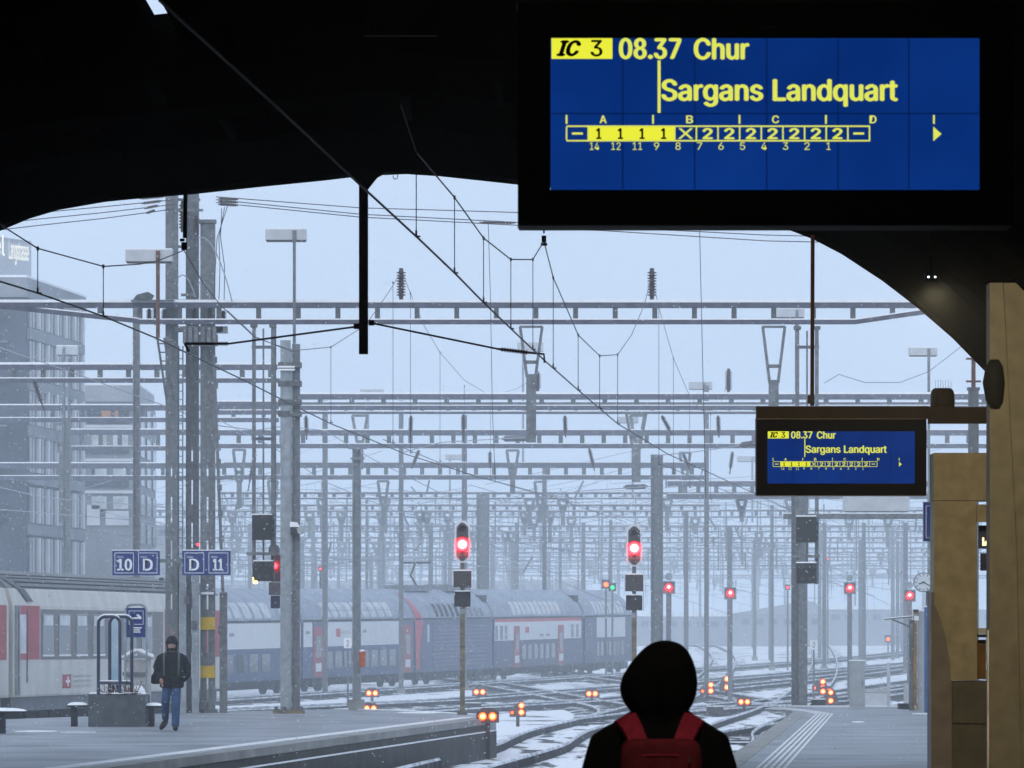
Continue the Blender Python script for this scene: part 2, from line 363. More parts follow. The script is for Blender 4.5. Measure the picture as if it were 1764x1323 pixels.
# ------------------------------------------------------------------ platforms
def edge_l(d): return -4.30+0.1008*(d-86)
def edge_r(d): return 3.26+0.0665*(d-85)
lp = [(edge_l(-20), -20), (edge_l(60), 60), (edge_l(86), 86), (edge_l(110), 110), (edge_l(123.5), 123.5), (-0.35, 128), (-0.6, 130.2), (-2.4, 137), (-4.0, 141), (-6.9, 135.5), (-10.7, 122.5), (-14, 108), (-18.5, 80), (-30, -20)]
struct(MB().slab(lp, -0.95, 0.0), 'platform', 'asphalt')
def band(ef, d0, d1, o0, o1, z0, z1, n=12):
    mb = MB(); ds = [d0+(d1-d0)*i/n for i in range(n+1)]
    poly = [(ef(d)+o0, d) for d in ds]+[(ef(d)+o1, d) for d in reversed(ds)]
    return mb.slab(poly, z0, z1)
struct(band(edge_l, -20, 123.3, -0.28, 0.03, -0.12, 0.008), 'platform_kerb', 'kerb')
struct(band(edge_l, -20, 126.0, -0.80, -0.50, 0.0, 0.006), 'platform_marking', 'white')
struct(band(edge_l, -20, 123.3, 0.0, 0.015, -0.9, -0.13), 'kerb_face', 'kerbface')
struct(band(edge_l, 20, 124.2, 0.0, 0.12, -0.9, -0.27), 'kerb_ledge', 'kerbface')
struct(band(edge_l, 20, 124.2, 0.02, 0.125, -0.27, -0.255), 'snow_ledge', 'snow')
rp_ = [(edge_r(-20), -20), (edge_r(60), 60), (edge_r(100), 100), (edge_r(133), 133), (edge_r(133)+0.25, 140), (6.9, 146.5), (10.6, 146.0), (16, 146), (16, -20)]
struct(MB().slab(rp_, -0.95, 0.0), 'platform', 'asphalt')
struct(band(edge_r, -20, 133, -0.03, 0.30, -0.12, 0.006), 'platform_kerb', 'kerb')
guide = MB()
for k in range(5):
    o = 0.56+k*0.088
    ds = [40+(131-40)*i/14 for i in range(15)]
    left = [(edge_r(d)+o, d) for d in ds]+[(edge_r(131)+o-0.02*k, 135), (edge_r(131)+o-0.25-0.03*k, 138.5+k*0.7), (edge_r(131)+o-0.75, 140.5+k*0.9)]
    guide.slab([(x-0.021, d) for x, d in left]+[(x+0.021, d) for x, d in reversed(left)], 0.001, 0.011)
tag(guide.build('tactile_guide_strip', 'white'), kind='structure')
# thin snow drifts that lie on the platforms
def drift(cx, d, sx, sd, seed):
    rnd = random.Random(seed); pts = []
    for k in range(18):
        t = 2*math.pi*k/18; q = 0.75+0.4*rnd.random(); pts.append((cx+sx*q*math.cos(t), d+sd*q*math.sin(t)))
    return pts
dm = MB()
for i, (px, d, sx, sd) in enumerate(((62, 106, 0.36, 0.6), (135, 105, 0.3, 0.15), (1590, 131, 0.25, 0.5), (1478, 118, 0.12, 0.6), (720, 133, 0.5, 1.2))):
    dm.slab(drift(X(px, d), d, sx, sd, i), 0.001, 0.014)
tag(dm.build('snow_drift', 'snow'), kind='stuff')
# snow lying along the far edges of the platforms
se = MB(); se.slab([(-0.75, 130.1), (-2.4, 136.8), (-4.0, 140.8), (-4.3, 140.3), (-2.5, 135.9), (-0.9, 129.6)], 0.002, 0.02)
se.slab([(6.95, 146.4), (10.5, 145.9), (10.5, 145.2), (7.0, 145.9)], 0.002, 0.02)
tag(se.build('edge_snow', 'snow'), kind='stuff')

# ------------------------------------------------------------------ station hall
DE = 76.5
arch_px = [(-420, 800), (-380, 700), (-300, 580), (-200, 490), (-100, 432), (0, 398), (50, 377), (100, 362), (180, 348), (250, 341), (330, 335), (450, 322), (560, 311), (610, 305), (655, 302), (700, 300), (760, 304), (890, 318), (1000, 328), (1120, 341), (1230, 360), (1330, 385), (1400, 412), (1450, 438), (1520, 484), (1580, 530), (1640, 582), (1697, 640), (1740, 700), (1780, 800)]
arch = [(X(a, DE), Z(b, DE)) for a, b in arch_px]
def archband(y0, y1, lift0, lift1):
    mb = MB(); n = len(arch)
    poly_lo = [(x, z+lift0) for x, z in arch]; poly_hi = [(x, z+lift1) for x, z in arch]
    for i in range(n-1):
        mb.prism([poly_lo[i], poly_lo[i+1], poly_hi[i+1], poly_hi[i]], y0, y1)
    return mb
hall = thing('station_hall', 'dark vaulted train shed whose arched mouth frames the snowy yard', 'station hall', (0, DE, 0))
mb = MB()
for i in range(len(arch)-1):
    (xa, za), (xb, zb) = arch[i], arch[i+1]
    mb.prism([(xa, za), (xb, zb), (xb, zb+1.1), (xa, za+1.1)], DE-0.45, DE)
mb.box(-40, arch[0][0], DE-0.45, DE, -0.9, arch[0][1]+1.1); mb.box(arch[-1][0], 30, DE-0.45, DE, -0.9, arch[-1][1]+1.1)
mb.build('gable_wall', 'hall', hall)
archband(DE-0.75, DE-0.45, 0.02, 0.55).build('gable_rib', 'hall_rib', hall)
# vault: strips, with a skylight opening left of the middle
SKY = (58.2, 61.7, -3.80, -3.57)
mb = MB(); ys = [-30, 20, 50, SKY[0], SKY[1], 66, DE-0.75]
vx = sorted(set([a[0] for a in arch]+[SKY[2], SKY[3]]))
def vz(x):
    for i in range(len(arch)-1):
        if arch[i][0] <= x <= arch[i+1][0]:
            t = (x-arch[i][0])/(arch[i+1][0]-arch[i][0]); return arch[i][1]+(arch[i+1][1]-arch[i][1])*t+0.55
    return arch[-1][1]+0.55
for j in range(len(ys)-1):
    for i in range(len(vx)-1):
        if abs(ys[j]-SKY[0]) < 1e-6 and SKY[2]-1e-6 <= vx[i] < SKY[3]-1e-6: continue
        a, b = vx[i], vx[i+1]
        mb.prism([(a, vz(a)), (b, vz(b)), (b, vz(b)+0.18), (a, vz(a)+0.18)], ys[j], ys[j+1])
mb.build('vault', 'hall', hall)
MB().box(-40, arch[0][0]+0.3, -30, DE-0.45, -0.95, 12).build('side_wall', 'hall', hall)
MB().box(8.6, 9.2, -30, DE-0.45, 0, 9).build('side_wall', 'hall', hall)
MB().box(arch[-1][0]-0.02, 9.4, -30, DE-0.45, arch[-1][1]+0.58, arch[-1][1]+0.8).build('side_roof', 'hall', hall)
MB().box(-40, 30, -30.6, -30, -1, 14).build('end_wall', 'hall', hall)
for k, d in enumerate((72.0, 67.5, 63.0, 55.5)):
    archband(d-0.12, d+0.12, 0.25, 0.54).build('rib', 'hall_rib', hall)
for px in (-120, 210, 480, 760, 1010, 1220, 1430):
    x = X(px, DE); zc = vz(x)-0.02
    MB().box(x-0.07, x+0.07, 20, DE-0.8, zc-0.1, zc).build('purlin', 'hall', hall)
mb = MB().box(SKY[2]-0.03, SKY[3]+0.03, SKY[1]+0.005, SKY[1]+0.06, vz(SKY[2])-0.1, vz(SKY[2])-0.005)
mb.build('skylight_frame', 'hall', hall)
# hook under the crown
mb = MB(); c = P(681, 300, DE-0.6); mb.tube([c+Vector((0.05*math.cos(t)*0.6, 0, -0.03+0.035*math.sin(t))) for t in [R(a) for a in range(40, -220, -20)]], 0.006, 6)
mb.build('hook', 'wire', hall)
# added grey boxes that paint faint sky reflections along the vault
for (px, py, d) in ((393, 248, 70.5), (700, 230, 69.5), (860, 140, 66.5), (262, 118, 65)):
    x = X(px, d); zc = vz(x)-0.22
    o = MB().box(x-0.05, x+0.05, d-1.6, d+1.6, zc-0.1, zc)
    solo(o, 'painted_reflection', 'batten', {393: 'grey box painting a faint sky reflection left of the hanging post', 700: 'grey box painting a faint sky reflection above the top of the hanging post', 860: 'grey box painting a faint sky reflection just left of the large departure board', 262: 'grey box painting a faint sky reflection below the small roof opening'}[px], 'painted reflection', 'painted reflections under the hall vault')
# dim hanging sign frame at the top of the picture
t = thing('hanging_sign', 'dim brown hanging frame at the top of the picture left of the large board', 'sign', P(690, 62, 52))
MB().box(X(744, 52), X(752, 52), 51.95, 52.05, Z(62, 52), Z(-120, 52)).build('upright', 'brownbeam', t)
MB().box(X(628, 52), X(636, 52), 51.95, 52.05, Z(62, 52), Z(-120, 52)).build('upright', 'brownbeam', t)
MB().box(X(636, 52), X(744, 52), 51.96, 52.04, Z(62, 52), Z(54, 52)).build('rail', 'brownbeam', t)

# pillars on the right
def pxbox(x0, x1, y0, y1, d, depth, mb=None): return (mb or MB()).box(X(x0, d), X(x1, d), d, d+depth, Z(y1, d), Z(y0, d))
D2 = 74.0
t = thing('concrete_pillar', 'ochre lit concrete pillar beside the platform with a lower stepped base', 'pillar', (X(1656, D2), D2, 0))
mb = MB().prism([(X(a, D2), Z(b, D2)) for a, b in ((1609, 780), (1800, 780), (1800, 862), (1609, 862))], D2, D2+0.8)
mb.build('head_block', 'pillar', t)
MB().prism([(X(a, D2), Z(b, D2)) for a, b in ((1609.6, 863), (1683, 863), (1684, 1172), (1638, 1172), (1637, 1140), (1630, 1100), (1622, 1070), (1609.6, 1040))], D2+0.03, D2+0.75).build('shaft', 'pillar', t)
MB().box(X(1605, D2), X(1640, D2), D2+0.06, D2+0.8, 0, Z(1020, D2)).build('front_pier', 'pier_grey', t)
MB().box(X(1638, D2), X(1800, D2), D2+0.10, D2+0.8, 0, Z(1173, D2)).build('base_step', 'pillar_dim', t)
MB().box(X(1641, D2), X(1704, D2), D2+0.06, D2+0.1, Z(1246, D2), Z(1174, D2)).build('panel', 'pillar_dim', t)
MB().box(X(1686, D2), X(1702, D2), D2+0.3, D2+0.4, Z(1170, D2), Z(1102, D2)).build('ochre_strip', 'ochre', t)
t2 = MB(); pxbox(1683, 1705, 869, 899, D2-0.12, 0.12, t2)
solo(t2, 'bracket_box', 'pillar', 'yellowish box fixed near the top right of the ochre pillar', 'fixture box')
mb = pxbox(1686, 1712, 905, 945, D2+0.45, 0.08)
sg = solo(mb, 'information_sign', 'signblue', 'dark sign with a glowing yellow mark between the two pillars', 'sign')
WL[sg.name] = Vector(sg.location)
mb = MB().prism([(X(a, D2), Z(b, D2)) for a, b in ((1697, 925), (1700, 925), (1700, 934), (1712, 922), (1712, 939), (1697, 939))], D2+0.43, D2+0.44); mb.build('yellow_mark', 'warm_led', sg)
solo(pxbox(1689, 1703, 953, 983, D2+0.45, 0.05), 'information_sign', 'signblue', 'small plain blue sign below the yellow marked sign between the pillars', 'sign')
b = thing('letter_box', 'small white topped box mounted between the pillars at head height', 'box', P(1694, 1095, D2))
pxbox(1684, 1704, 1082, 1092, D2+0.05, 0.2).build('lid', 'snow', b); pxbox(1685, 1703, 1092.5, 1098, D2+0.06, 0.18).build('body', 'signblue', b)
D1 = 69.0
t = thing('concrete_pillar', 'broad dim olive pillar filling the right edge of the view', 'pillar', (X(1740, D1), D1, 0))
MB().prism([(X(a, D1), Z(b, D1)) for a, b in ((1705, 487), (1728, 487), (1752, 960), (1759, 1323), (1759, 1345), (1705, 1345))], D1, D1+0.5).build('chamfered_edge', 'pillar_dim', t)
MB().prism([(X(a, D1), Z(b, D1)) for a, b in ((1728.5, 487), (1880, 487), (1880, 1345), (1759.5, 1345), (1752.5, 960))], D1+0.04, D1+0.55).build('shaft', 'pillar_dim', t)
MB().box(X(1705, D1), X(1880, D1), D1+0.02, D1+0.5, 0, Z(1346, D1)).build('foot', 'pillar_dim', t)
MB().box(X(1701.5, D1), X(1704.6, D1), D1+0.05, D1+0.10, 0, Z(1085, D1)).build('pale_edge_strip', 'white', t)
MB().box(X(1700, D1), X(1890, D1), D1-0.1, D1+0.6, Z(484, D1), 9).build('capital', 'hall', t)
# round black horn speaker on the pillar
mb = MB().loft([(X(1712, D1), D1-0.1, Z(702, D1), 0.05, 0.05), (X(1711, D1), D1-0.1, Z(690, D1), 0.10, 0.1), (X(1710, D1), D1-0.1, Z(660, D1), 0.128, 0.12), (X(1711, D1), D1-0.1, Z(632, D1), 0.10, 0.1), (X(1712, D1), D1-0.1, Z(620, D1), 0.05, 0.05)], 16)
solo(mb, 'loudspeaker', 'black', 'rounded black speaker on the left side of the broad pillar', 'speaker', smooth=True)
# twin spot lamp under the vault (the two white dots)
DL = 62.0
t = thing('twin_spot_lamp', 'small twin lamp with two white dots in the dark beside the arch', 'lamp', P(1605, 477, DL))
MB().box(X(1594, DL), X(1616, DL), DL+0.01, DL+0.15, Z(483, DL), Z(470, DL)).build('housing', 'black', t)
MB().box(X(1603, DL), X(1606, DL), DL+0.05, DL+0.08, Z(470, DL), Z(330, DL)+0.6).build('stem', 'black', t)
for px in (1599.5, 1611): MB().disc((X(px, DL), Z(477, DL)), 0.009, DL-0.004, DL+0.01, 10).build('led', 'white_led', t)
ll = bpy.data.lights.new('lamp_light', 'SPOT'); lo = bpy.data.objects.new('lamp_light', ll); C.objects.link(lo)
ll.energy = 1300; ll.color = (1.0, 0.80, 0.48); ll.spot_size = R(84); ll.spot_blend = 0.35; ll.shadow_soft_size = 0.06
lo.parent = t; lo.location = (0.05, 0.12, -0.12); lo.rotation_euler = (Vector((1.1, 9.0, -4.9))).to_track_quat('-Z', 'Y').to_euler()

# lit luminaire of the hall above and behind the hooded person
t = thing('hall_lamp', 'lit tube luminaire hanging under the hall vault above the hooded person', 'lamp', (0.6, 17.9, 6.3))
MB().box(0.0, 1.2, 17.8, 18.0, 6.36, 6.44).build('housing', 'black', t); MB().box(0.02, 1.18, 17.82, 17.98, 6.33, 6.359).build('diffuser', 'warm_led', t)
for x_ in (0.2, 1.0): MB().tube([(x_, 17.9, 6.44), (x_, 17.9, 8.0)], 0.01, 6).build('hanger', 'black', t)
l2 = bpy.data.lights.new('hall_lamp_light', 'AREA'); lo2 = bpy.data.objects.new('hall_lamp_light', l2); C.objects.link(lo2)
l2.shape = 'RECTANGLE'; l2.size = 1.1; l2.size_y = 0.12; l2.energy = 18; l2.spread = R(75); l2.color = (1.0, 0.88, 0.72); lo2.parent = t; lo2.location = (0, 0, 0.02); lo2.rotation_euler = (R(18), 0, 0)

# ------------------------------------------------------------------ departure boards
def departure_board(px0, py0, k, d, label):
    """px0, py0: centre in the photo; k: size relative to the large board"""
    s = k*d/FPX                                                  # metres per large-board pixel
    c = P(px0, py0, d)
    t = thing('departure_board', label, 'departure board', c, 'departure boards over the platform')
    U = lambda a: (a-1319)*s
    V = lambda b: (195-b)*s
    def bx(x0, x1, y0, y1, n, m, f=0.0, th=0.004, par=t): return MB().box(U(x0), U(x1), f-th, f, V(y1), V(y0)).build(n, m, par, local=True)
    dep = 0.34
    MB().box(U(892), U(948), 0.0, dep, V(385), V(5)).build('side_bezel', 'board', t, local=True)
    MB().box(U(1688), U(1746), 0.0, dep, V(385), V(5)).build('side_bezel', 'board', t, local=True)
    MB().box(U(948), U(1688), 0.0, dep, V(65), V(5)).build('top_bezel', 'board', t, local=True)
    MB().box(U(948), U(1688), 0.0, dep, V(385), V(327)).build('bottom_bezel', 'board', t, local=True)
    MB().box(U(894), U(1744), 0.02, dep, V(388), V(385.2)).build('bottom_rim', 'boardrim', t, local=True)
    MB().box(U(890), U(1748), 0.01, dep, V(4.8), V(1)).build('top_rim', 'boardrim', t, local=True)
    scn = MB().box(U(948.5), U(1687.5), 0.012, 0.06, V(326.5), V(65.5)).build('screen', 'lcd', t, local=True)
    for xx in (1073, 1197, 1321, 1444, 1566): bx(xx-1.3, xx+1.3, 66, 326, 'seam', 'lcdseam', 0.0118, 0.001, scn)
    bx(949, 1687, 194, 196.5, 'seam', 'lcdseam', 0.0112, 0.001, scn)
    f = 0.008
    def tx(body, x0, x1, y0, y1, m='lcdtext', bold=0.0, shear=0.0, ff=f-0.005):
        text(body, (U(x0), U(x1), V(y1), V(y0)), ff, 'lettering', m, scn, bold, shear, local=True)
    bx(950, 1055, 65.6, 101, 'train_category_field', 'lcdfill', f, 0.003, scn)
    tx('IC', 958, 1001, 70, 96, 'board', 0.09, 0.35, 0.003); tx('3', 1017, 1038, 69, 97, 'board', 0.035, 0, 0.003)
    tx('08.37', 1066, 1174, 66, 101, bold=0.055); tx('Chur', 1195, 1291, 66, 102, bold=0.055)
    bx(1133, 1138, 104, 194, 'route_line', 'lcdtext', f, 0.003, scn)
    tx('Sargans', 1139, 1315, 137, 183, bold=0.043); tx('Landquart', 1331, 1547, 137, 183, bold=0.043)
    for xx in (976, 1125, 1274, 1423, 1609): bx(xx-1.5, xx+1.5, 198, 213, 'sector_tick', 'lcdtext', f, 0.003, scn)
    for ch, xx in (('A', 1039), ('B', 1188), ('C', 1336), ('D', 1504)): tx(ch, xx-6, xx+6, 199, 212, bold=0.04)
    cw = (1498-976)/14
    for y0, y1 in ((216, 218.4), (241, 243.4)): bx(976, 1499, y0, y1, 'coach_row_line', 'lcdtext', f, 0.003, scn)
    for i in range(15):
        if i not in (2, 3, 4): bx(976+cw*i-1.2, 976+cw*i+1.2, 218.4, 241, 'coach_divider', 'lcdtext', f, 0.003, scn)
    bx(976+cw+1.3, 976+cw*5-1.3, 218.6, 240.8, 'first_class_field', 'lcdfill', f-0.0006, 0.002, scn)
    for i in range(4): tx('1', 976+cw*(i+1.36), 976+cw*(i+1.62), 221, 239, 'board', 0.06, 0, 0.003)
    for i in (0, 13): bx(976+cw*(i+0.25), 976+cw*(i+0.75), 228, 231.5, 'engine_dash', 'lcdtext', f, 0.003, scn)
    tx('X', 976+cw*5.15, 976+cw*5.85, 221, 239, bold=0.02)
    for i in range(6, 13): tx('2', 976+cw*(i+0.28), 976+cw*(i+0.76), 221, 239, bold=0.07)
    for i, n in enumerate(('14', '12', '11', '9', '8', '7', '6', '5', '4', '3', '2', '1')):
        xx = 1024+cw*0.993*i+(-4 if i > 2 else 0); w = 8 if len(n) == 2 else (3.4 if n == '1' else 4.5)
        tx(n, xx-w, xx+w, 245, 258, bold=0.0)
    MB().prism([(U(1608), V(218)), (U(1622), V(230.5)), (U(1608), V(243))], f-0.003, f).build('direction_arrow', 'lcdtext', scn, local=True)
    return t, U, V
t, U, V = departure_board(1319, 195, 1.0, 25.9, 'large blue departure board hanging at upper right showing IC 3 to Chur')
for px in (1190, 1440, 1600):
    MB().box(U(px-5), U(px+5), 0.1, 0.16, V(0.8), V(-12)).build('bracket', 'brownbeam', t, local=True)
for px in (1000, 1640): MB().tube([(U(px), 0.17, V(1)), (U(px), 0.17, V(1)+4.0)], 0.02, 8).build('hanger_rod', 'black', t, local=True)
MB().box(U(1310), U(1340), -0.004, -0.001, V(48), V(46)).build('painted_glint', 'boardrim', t, local=True)  # lamp reflection painted on the top bezel as a thin streak
t, U, V = departure_board(1449.5, 787.5, 0.3435, 75.2, 'small far departure board under a brown beam beside the pillars')
# the brown beam that carries the small board, with the rod to the arch
DB = 75.2
t = thing('display_beam', 'brown horizontal beam above the small departure board', 'beam', P(1500, 712, DB))
pxbox(1303, 1600, 700, 721, DB+0.05, 0.2).build('arm', 'brownbeam', t)
pxbox(1600.5, 1800, 701, 729, DB+0.04, 0.24).build('arm_root', 'brownbeam', t)
for px in (1345, 1395, 1462, 1492, 1555): pxbox(px-6, px+6, 721, 723, DB+0.1, 0.1).build('bolt_plate', 'rust', t)
mb = MB().tube([P(1399, 699, DB+0.1), P(1400, 405, DB+0.1)], 0.026, 8); mb.build('hanger_rod', 'rust', t)
MB().cbox(P(1397, 688, DB+0.1), 0.09, 0.09, 0.1).build('rod_clamp', 'galv_dark', t)
t = thing('loudspeaker', 'squat dark loudspeaker with bird spikes standing on the brown beam', 'speaker', P(1625, 700, DB))
rr = []
mb = MB(); hw = 21
for yy, q in ((700.8, 1.0), (690, 1.0), (678, 0.98), (672, 0.9), (668, 0.7)): rr.append((X(1625, DB), DB+0.15, Z(yy, DB), hw*q*DB/FPX, 0.14*q))
mb.loft(rr, 16); mb.build('case', 'brownbeam', t)
for k in range(7): MB().tube([P(1612+k*4.4, 669, DB+0.15), P(1611+k*4.6+random.uniform(-1, 1), 653+random.uniform(0, 4), DB+0.15)], 0.002, 4).build('bird_spike', 'wire', t)

# hanging post at the hall mouth and its two steady arms
DP = 75.6
t = thing('hanging_post', 'thick black post hanging from the middle of the arch', 'post', P(626, 305, DP))
MB().box(X(618.5, DP), X(634, DP), DP-0.06, DP+0.06, Z(610, DP), Z(290, DP)).build('pole', 'black', t)
MB().prism([(X(a, DP), Z(b, DP)) for a, b in ((634, 326), (634, 296), (668, 296), (650, 306))], DP-0.05, DP+0.05).build('gusset', 'black', t)
MB().prism([(X(a, DP), Z(b, DP)) for a, b in ((618.5, 318), (606, 304), (606, 296), (618.5, 296))], DP-0.05, DP+0.05).build('gusset', 'black', t)
for px, py in ((614, 562), (640, 556)): MB().cbox(P(px, py, DP), 0.07, 0.08, 0.07).build('lug', 'black', t)
t = thing('steady_arm', 'dark steady rod running left from the hanging post to the mast cluster', 'wire arm', P(612, 563, DP))
a, b = P(612, 563, DP), P(395, 592, 76.5)
MB().tube([a, b], 0.014, 6).build('rod', 'wire', t)
insul(MB(), b, P(372, 592, 76.5), 0.03).build('insulator', 'insul', t)
MB().tube([P(372, 592, 76.5), P(318, 592, 76.5)], 0.02, 6).build('end_bar', 'wire', t)
MB().bar(P(318, 592, 76.5), P(326, 606, 76.5), 0.03, 0.03).build('strut', 'wire', t)
t = thing('steady_arm', 'dark steady rod running right from the hanging post to the slanting contact wire', 'wire arm', P(642, 557, DP))
a, b = P(642, 557, DP), P(857, 601, 75.4)
MB().tube([a, b], 0.014, 6).build('rod', 'wire', t)
insul(MB(), b, P(915, 608, 75.4), 0.032).build('insulator', 'insul', t)
MB().tube([P(915, 608, 75.4), P(937, 610, 75.4), P(938, 625, 75.4)], 0.016, 6).build('clip', 'wire', t)

# ------------------------------------------------------------------ lattice gantries
def gantry(d, x0, x1, y0, y1, pitch, first, label, pw=8, single=True, lower=None, hangers=(), group='lattice gantries over the yard', m='beam', ch=None, stands=()):
    s = d/FPX; t = thing('catenary_gantry', label, 'gantry', P(first, y1, d), group)
    h = (ch or 9)*s; dp = 0.22
    MB().box(X(x0, d), X(x1, d), d, d+dp, Z(y0, d)-h, Z(y0, d)).build('top_chord', m, t)
    MB().box(X(x0, d), X(x1, d), d-0.01, d+dp+0.01, Z(y0, d)+0.001, Z(y0, d)+0.045+0.02*(d < 200)).build('snow_cap', 'snow', t)
    lo_ = lower or [(x0, y1), (x1, y1)]
    lm = MB(); ls = MB()
    for (a, ya), (b, yb) in zip(lo_[:-1], lo_[1:]):
        lm.prism([(X(a, d), Z(ya, d)), (X(b, d), Z(yb, d)), (X(b, d), Z(yb, d)+h*0.8), (X(a, d), Z(ya, d)+h*0.8)], d+0.01, d+dp-0.01)
        ls.prism([(X(a, d), Z(ya, d)+h*0.8+0.001), (X(b, d), Z(yb, d)+h*0.8+0.001), (X(b, d), Z(yb, d)+h*0.8+0.03), (X(a, d), Z(ya, d)+h*0.8+0.03)], d+0.012, d+dp-0.012)
    lm.build('bottom_chord', m, t); ls.build('snow_line', 'snow', t)
    def ylow(px):
        for (a, ya), (b, yb) in zip(lo_[:-1], lo_[1:]):
            if a <= px <= b: return ya+(yb-ya)*(px-a)/(b-a)
        return lo_[-1][1]
    px = first
    while px-pitch > x0: px -= pitch
    master = None; join = MB()
    while px < x1-2:
        zb = Z(ylow(px), d)+h*0.8; zt = Z(y0, d)-h
        if zt > zb+0.01:
            if single and abs(ylow(px)-y1) < 0.5:
                loc = Vector((X(px, d), d+0.02, zb))-WL[t.name]
                if master is None:
                    q = MB().box(-pw*s/2, pw*s/2, 0, dp-0.04, 0, zt-zb); q.box(-pw*s*0.18, pw*s*0.18, -0.004, 0, 0.01, zt-zb-0.01); master = q.build('post', 'galv_dark', t, local=True); master.location = loc
                else: share(master, t, loc)
            else:
                join.box(X(px, d)-pw*s/2, X(px, d)+pw*s/2, d+0.02, d+dp-0.02, zb, zt)
        px += pitch
    if join.v:
        o = join.build('post', m, t)
        if not single: o['kind'] = 'stuff'
    for (c, half, ytop, ymid, ybot) in hangers:                 # V frame that narrows to a drop post
        v = MB(); w = max(0.06, 5*s)
        for sg in (-1, 1): v.bar(P(c+sg*half, ytop, d+0.1), P(c+sg*half*0.38, ymid, d+0.1), w, w)
        v.bar(P(c-half-1, ytop, d+0.1), P(c+half+1, ytop, d+0.1), w*1.3, w*0.8)
        ym = ytop+(ymid-ytop)*0.70; v.bar(P(c-half*0.5, ym, d+0.1), P(c+half*0.5, ym, d+0.1), w, w*1.2)
        v.build('drop_frame', 'galv', t)
        MB().box(X(c, d)-half*0.45*s, X(c, d)+half*0.45*s, d+0.05, d+0.16, Z(ybot, d), Z(ymid-6*half/20, d)).build('drop_post', 'galv', t)
    for (c, yt, yb, r) in stands:                               # standing insulators
        g = MB(); insul(g, P(c, yb, d+0.1), P(c, yt, d+0.1), r*s, 9); g.build('insulator', 'insul', t)
    return t
G1 = 133.0
g1 = gantry(G1, -60, 1705, 521, 558, 68.3, 855, 'nearest snow topped lattice beam spanning the whole yard', 8.5, True,
       [(-60, 520), (0, 531), (235, 556), (242, 558), (1474, 558), (1612, 538), (1705, 528)],
       hangers=[(915, 19, 563, 650, 762), (1333, 19, 563, 660, 700)], stands=[(691, 462, 516, 8), (1123, 462, 516, 8)])
gantry(163, -40, 487, 628, 659, 49, 172, 'snow topped beam at far left behind the triple mast cluster', 8.5, True)
gantry(183, 517, 1700, 679, 706, 54.5, 606, 'second lattice beam crossing right of the double mast', 8, True, hangers=[(1096, 17, 712, 770, 830)], stands=[(926, 640, 674, 6), (1255, 635, 676, 6)])
gantry(206, 517, 1700, 693, 713, 44, 640, 'slim lattice beam showing just through the second beam', 6, True, ch=5)
gantry(196, 372, 487, 692, 714, 43, 418, 'short beam piece between triple masts and double mast', 7, True)
gantry(216, 375, 1700, 741, 772, 37, 596, 'third lattice beam with closely set posts', 7.5, True, hangers=[(620, 13, 716, 762, 808), (412, 10, 775, 830, 875), (1098, 12, 716, 760, 800), (883, 10, 776, 820, 850)])
gantry(205, -30, 480, 698, 727, 52, 90, 'long plain beam crossing the left buildings', 7, False, hangers=[(105, 9, 731, 780, 900)])
gantry(222, 110, 380, 740, 776, 33, 140, 'beam passing in front of the small left building', 7, True)
gantry(227, -30, 385, 798, 827, 60, 40, 'low beam across the foot of the left buildings', 6, False)
gantry(257, 375, 1213, 797, 826, 31, 448, 'fourth lattice beam ending at the slim mast', 7, True, hangers=[(660, 9, 829, 870, 905), (470, 8, 829, 870, 900), (930, 9, 830, 870, 900)])
gantry(262, 1150, 1700, 829, 858, 31, 1172, 'lattice beam piece right of the broad mid mast', 7, True, hangers=[(1180, 9, 780, 820, 860)])
FAR = [(300, 380, 1700, 848, 860, 'pale fifth beam above the red signals'), (322, 380, 1240, 869, 882, 'pale sixth beam crossing behind the fourth'), (350, -40, 1700, 878, 892, 'faint seventh beam spanning behind the main signals'),
       (385, 380, 1700, 905, 917, 'faint eighth beam at red lamp height'), (425, -40, 1700, 925, 936, 'faint ninth beam far down the yard'), (470, 380, 1700, 943, 953, 'faint tenth beam in the mist'),
       (520, -40, 1700, 958, 967, 'misty eleventh beam above the train roofs'), (580, 300, 1700, 973, 981, 'misty twelfth beam near the skyline'), (660, -40, 1700, 990, 997, 'last beam almost lost in the snow haze')]
for i, (d, x0, x1, y0, y1, lab) in enumerate(FAR):
    rnd = random.Random(i*5+1); hg = []
    for k in range(9):
        c = rnd.uniform(max(x0, 380)+20, x1-150); hf = 2400/d; hg.append((c, hf, y1+1, y1+20*300/d, y1+rnd.uniform(32, 60)*300/d))
    gantry(d, x0, x1, y0, y1, 7000/d+rnd.uniform(-1, 2), 500+rnd.uniform(0, 10), lab, 1800/d, False, hangers=hg, ch=3.2)

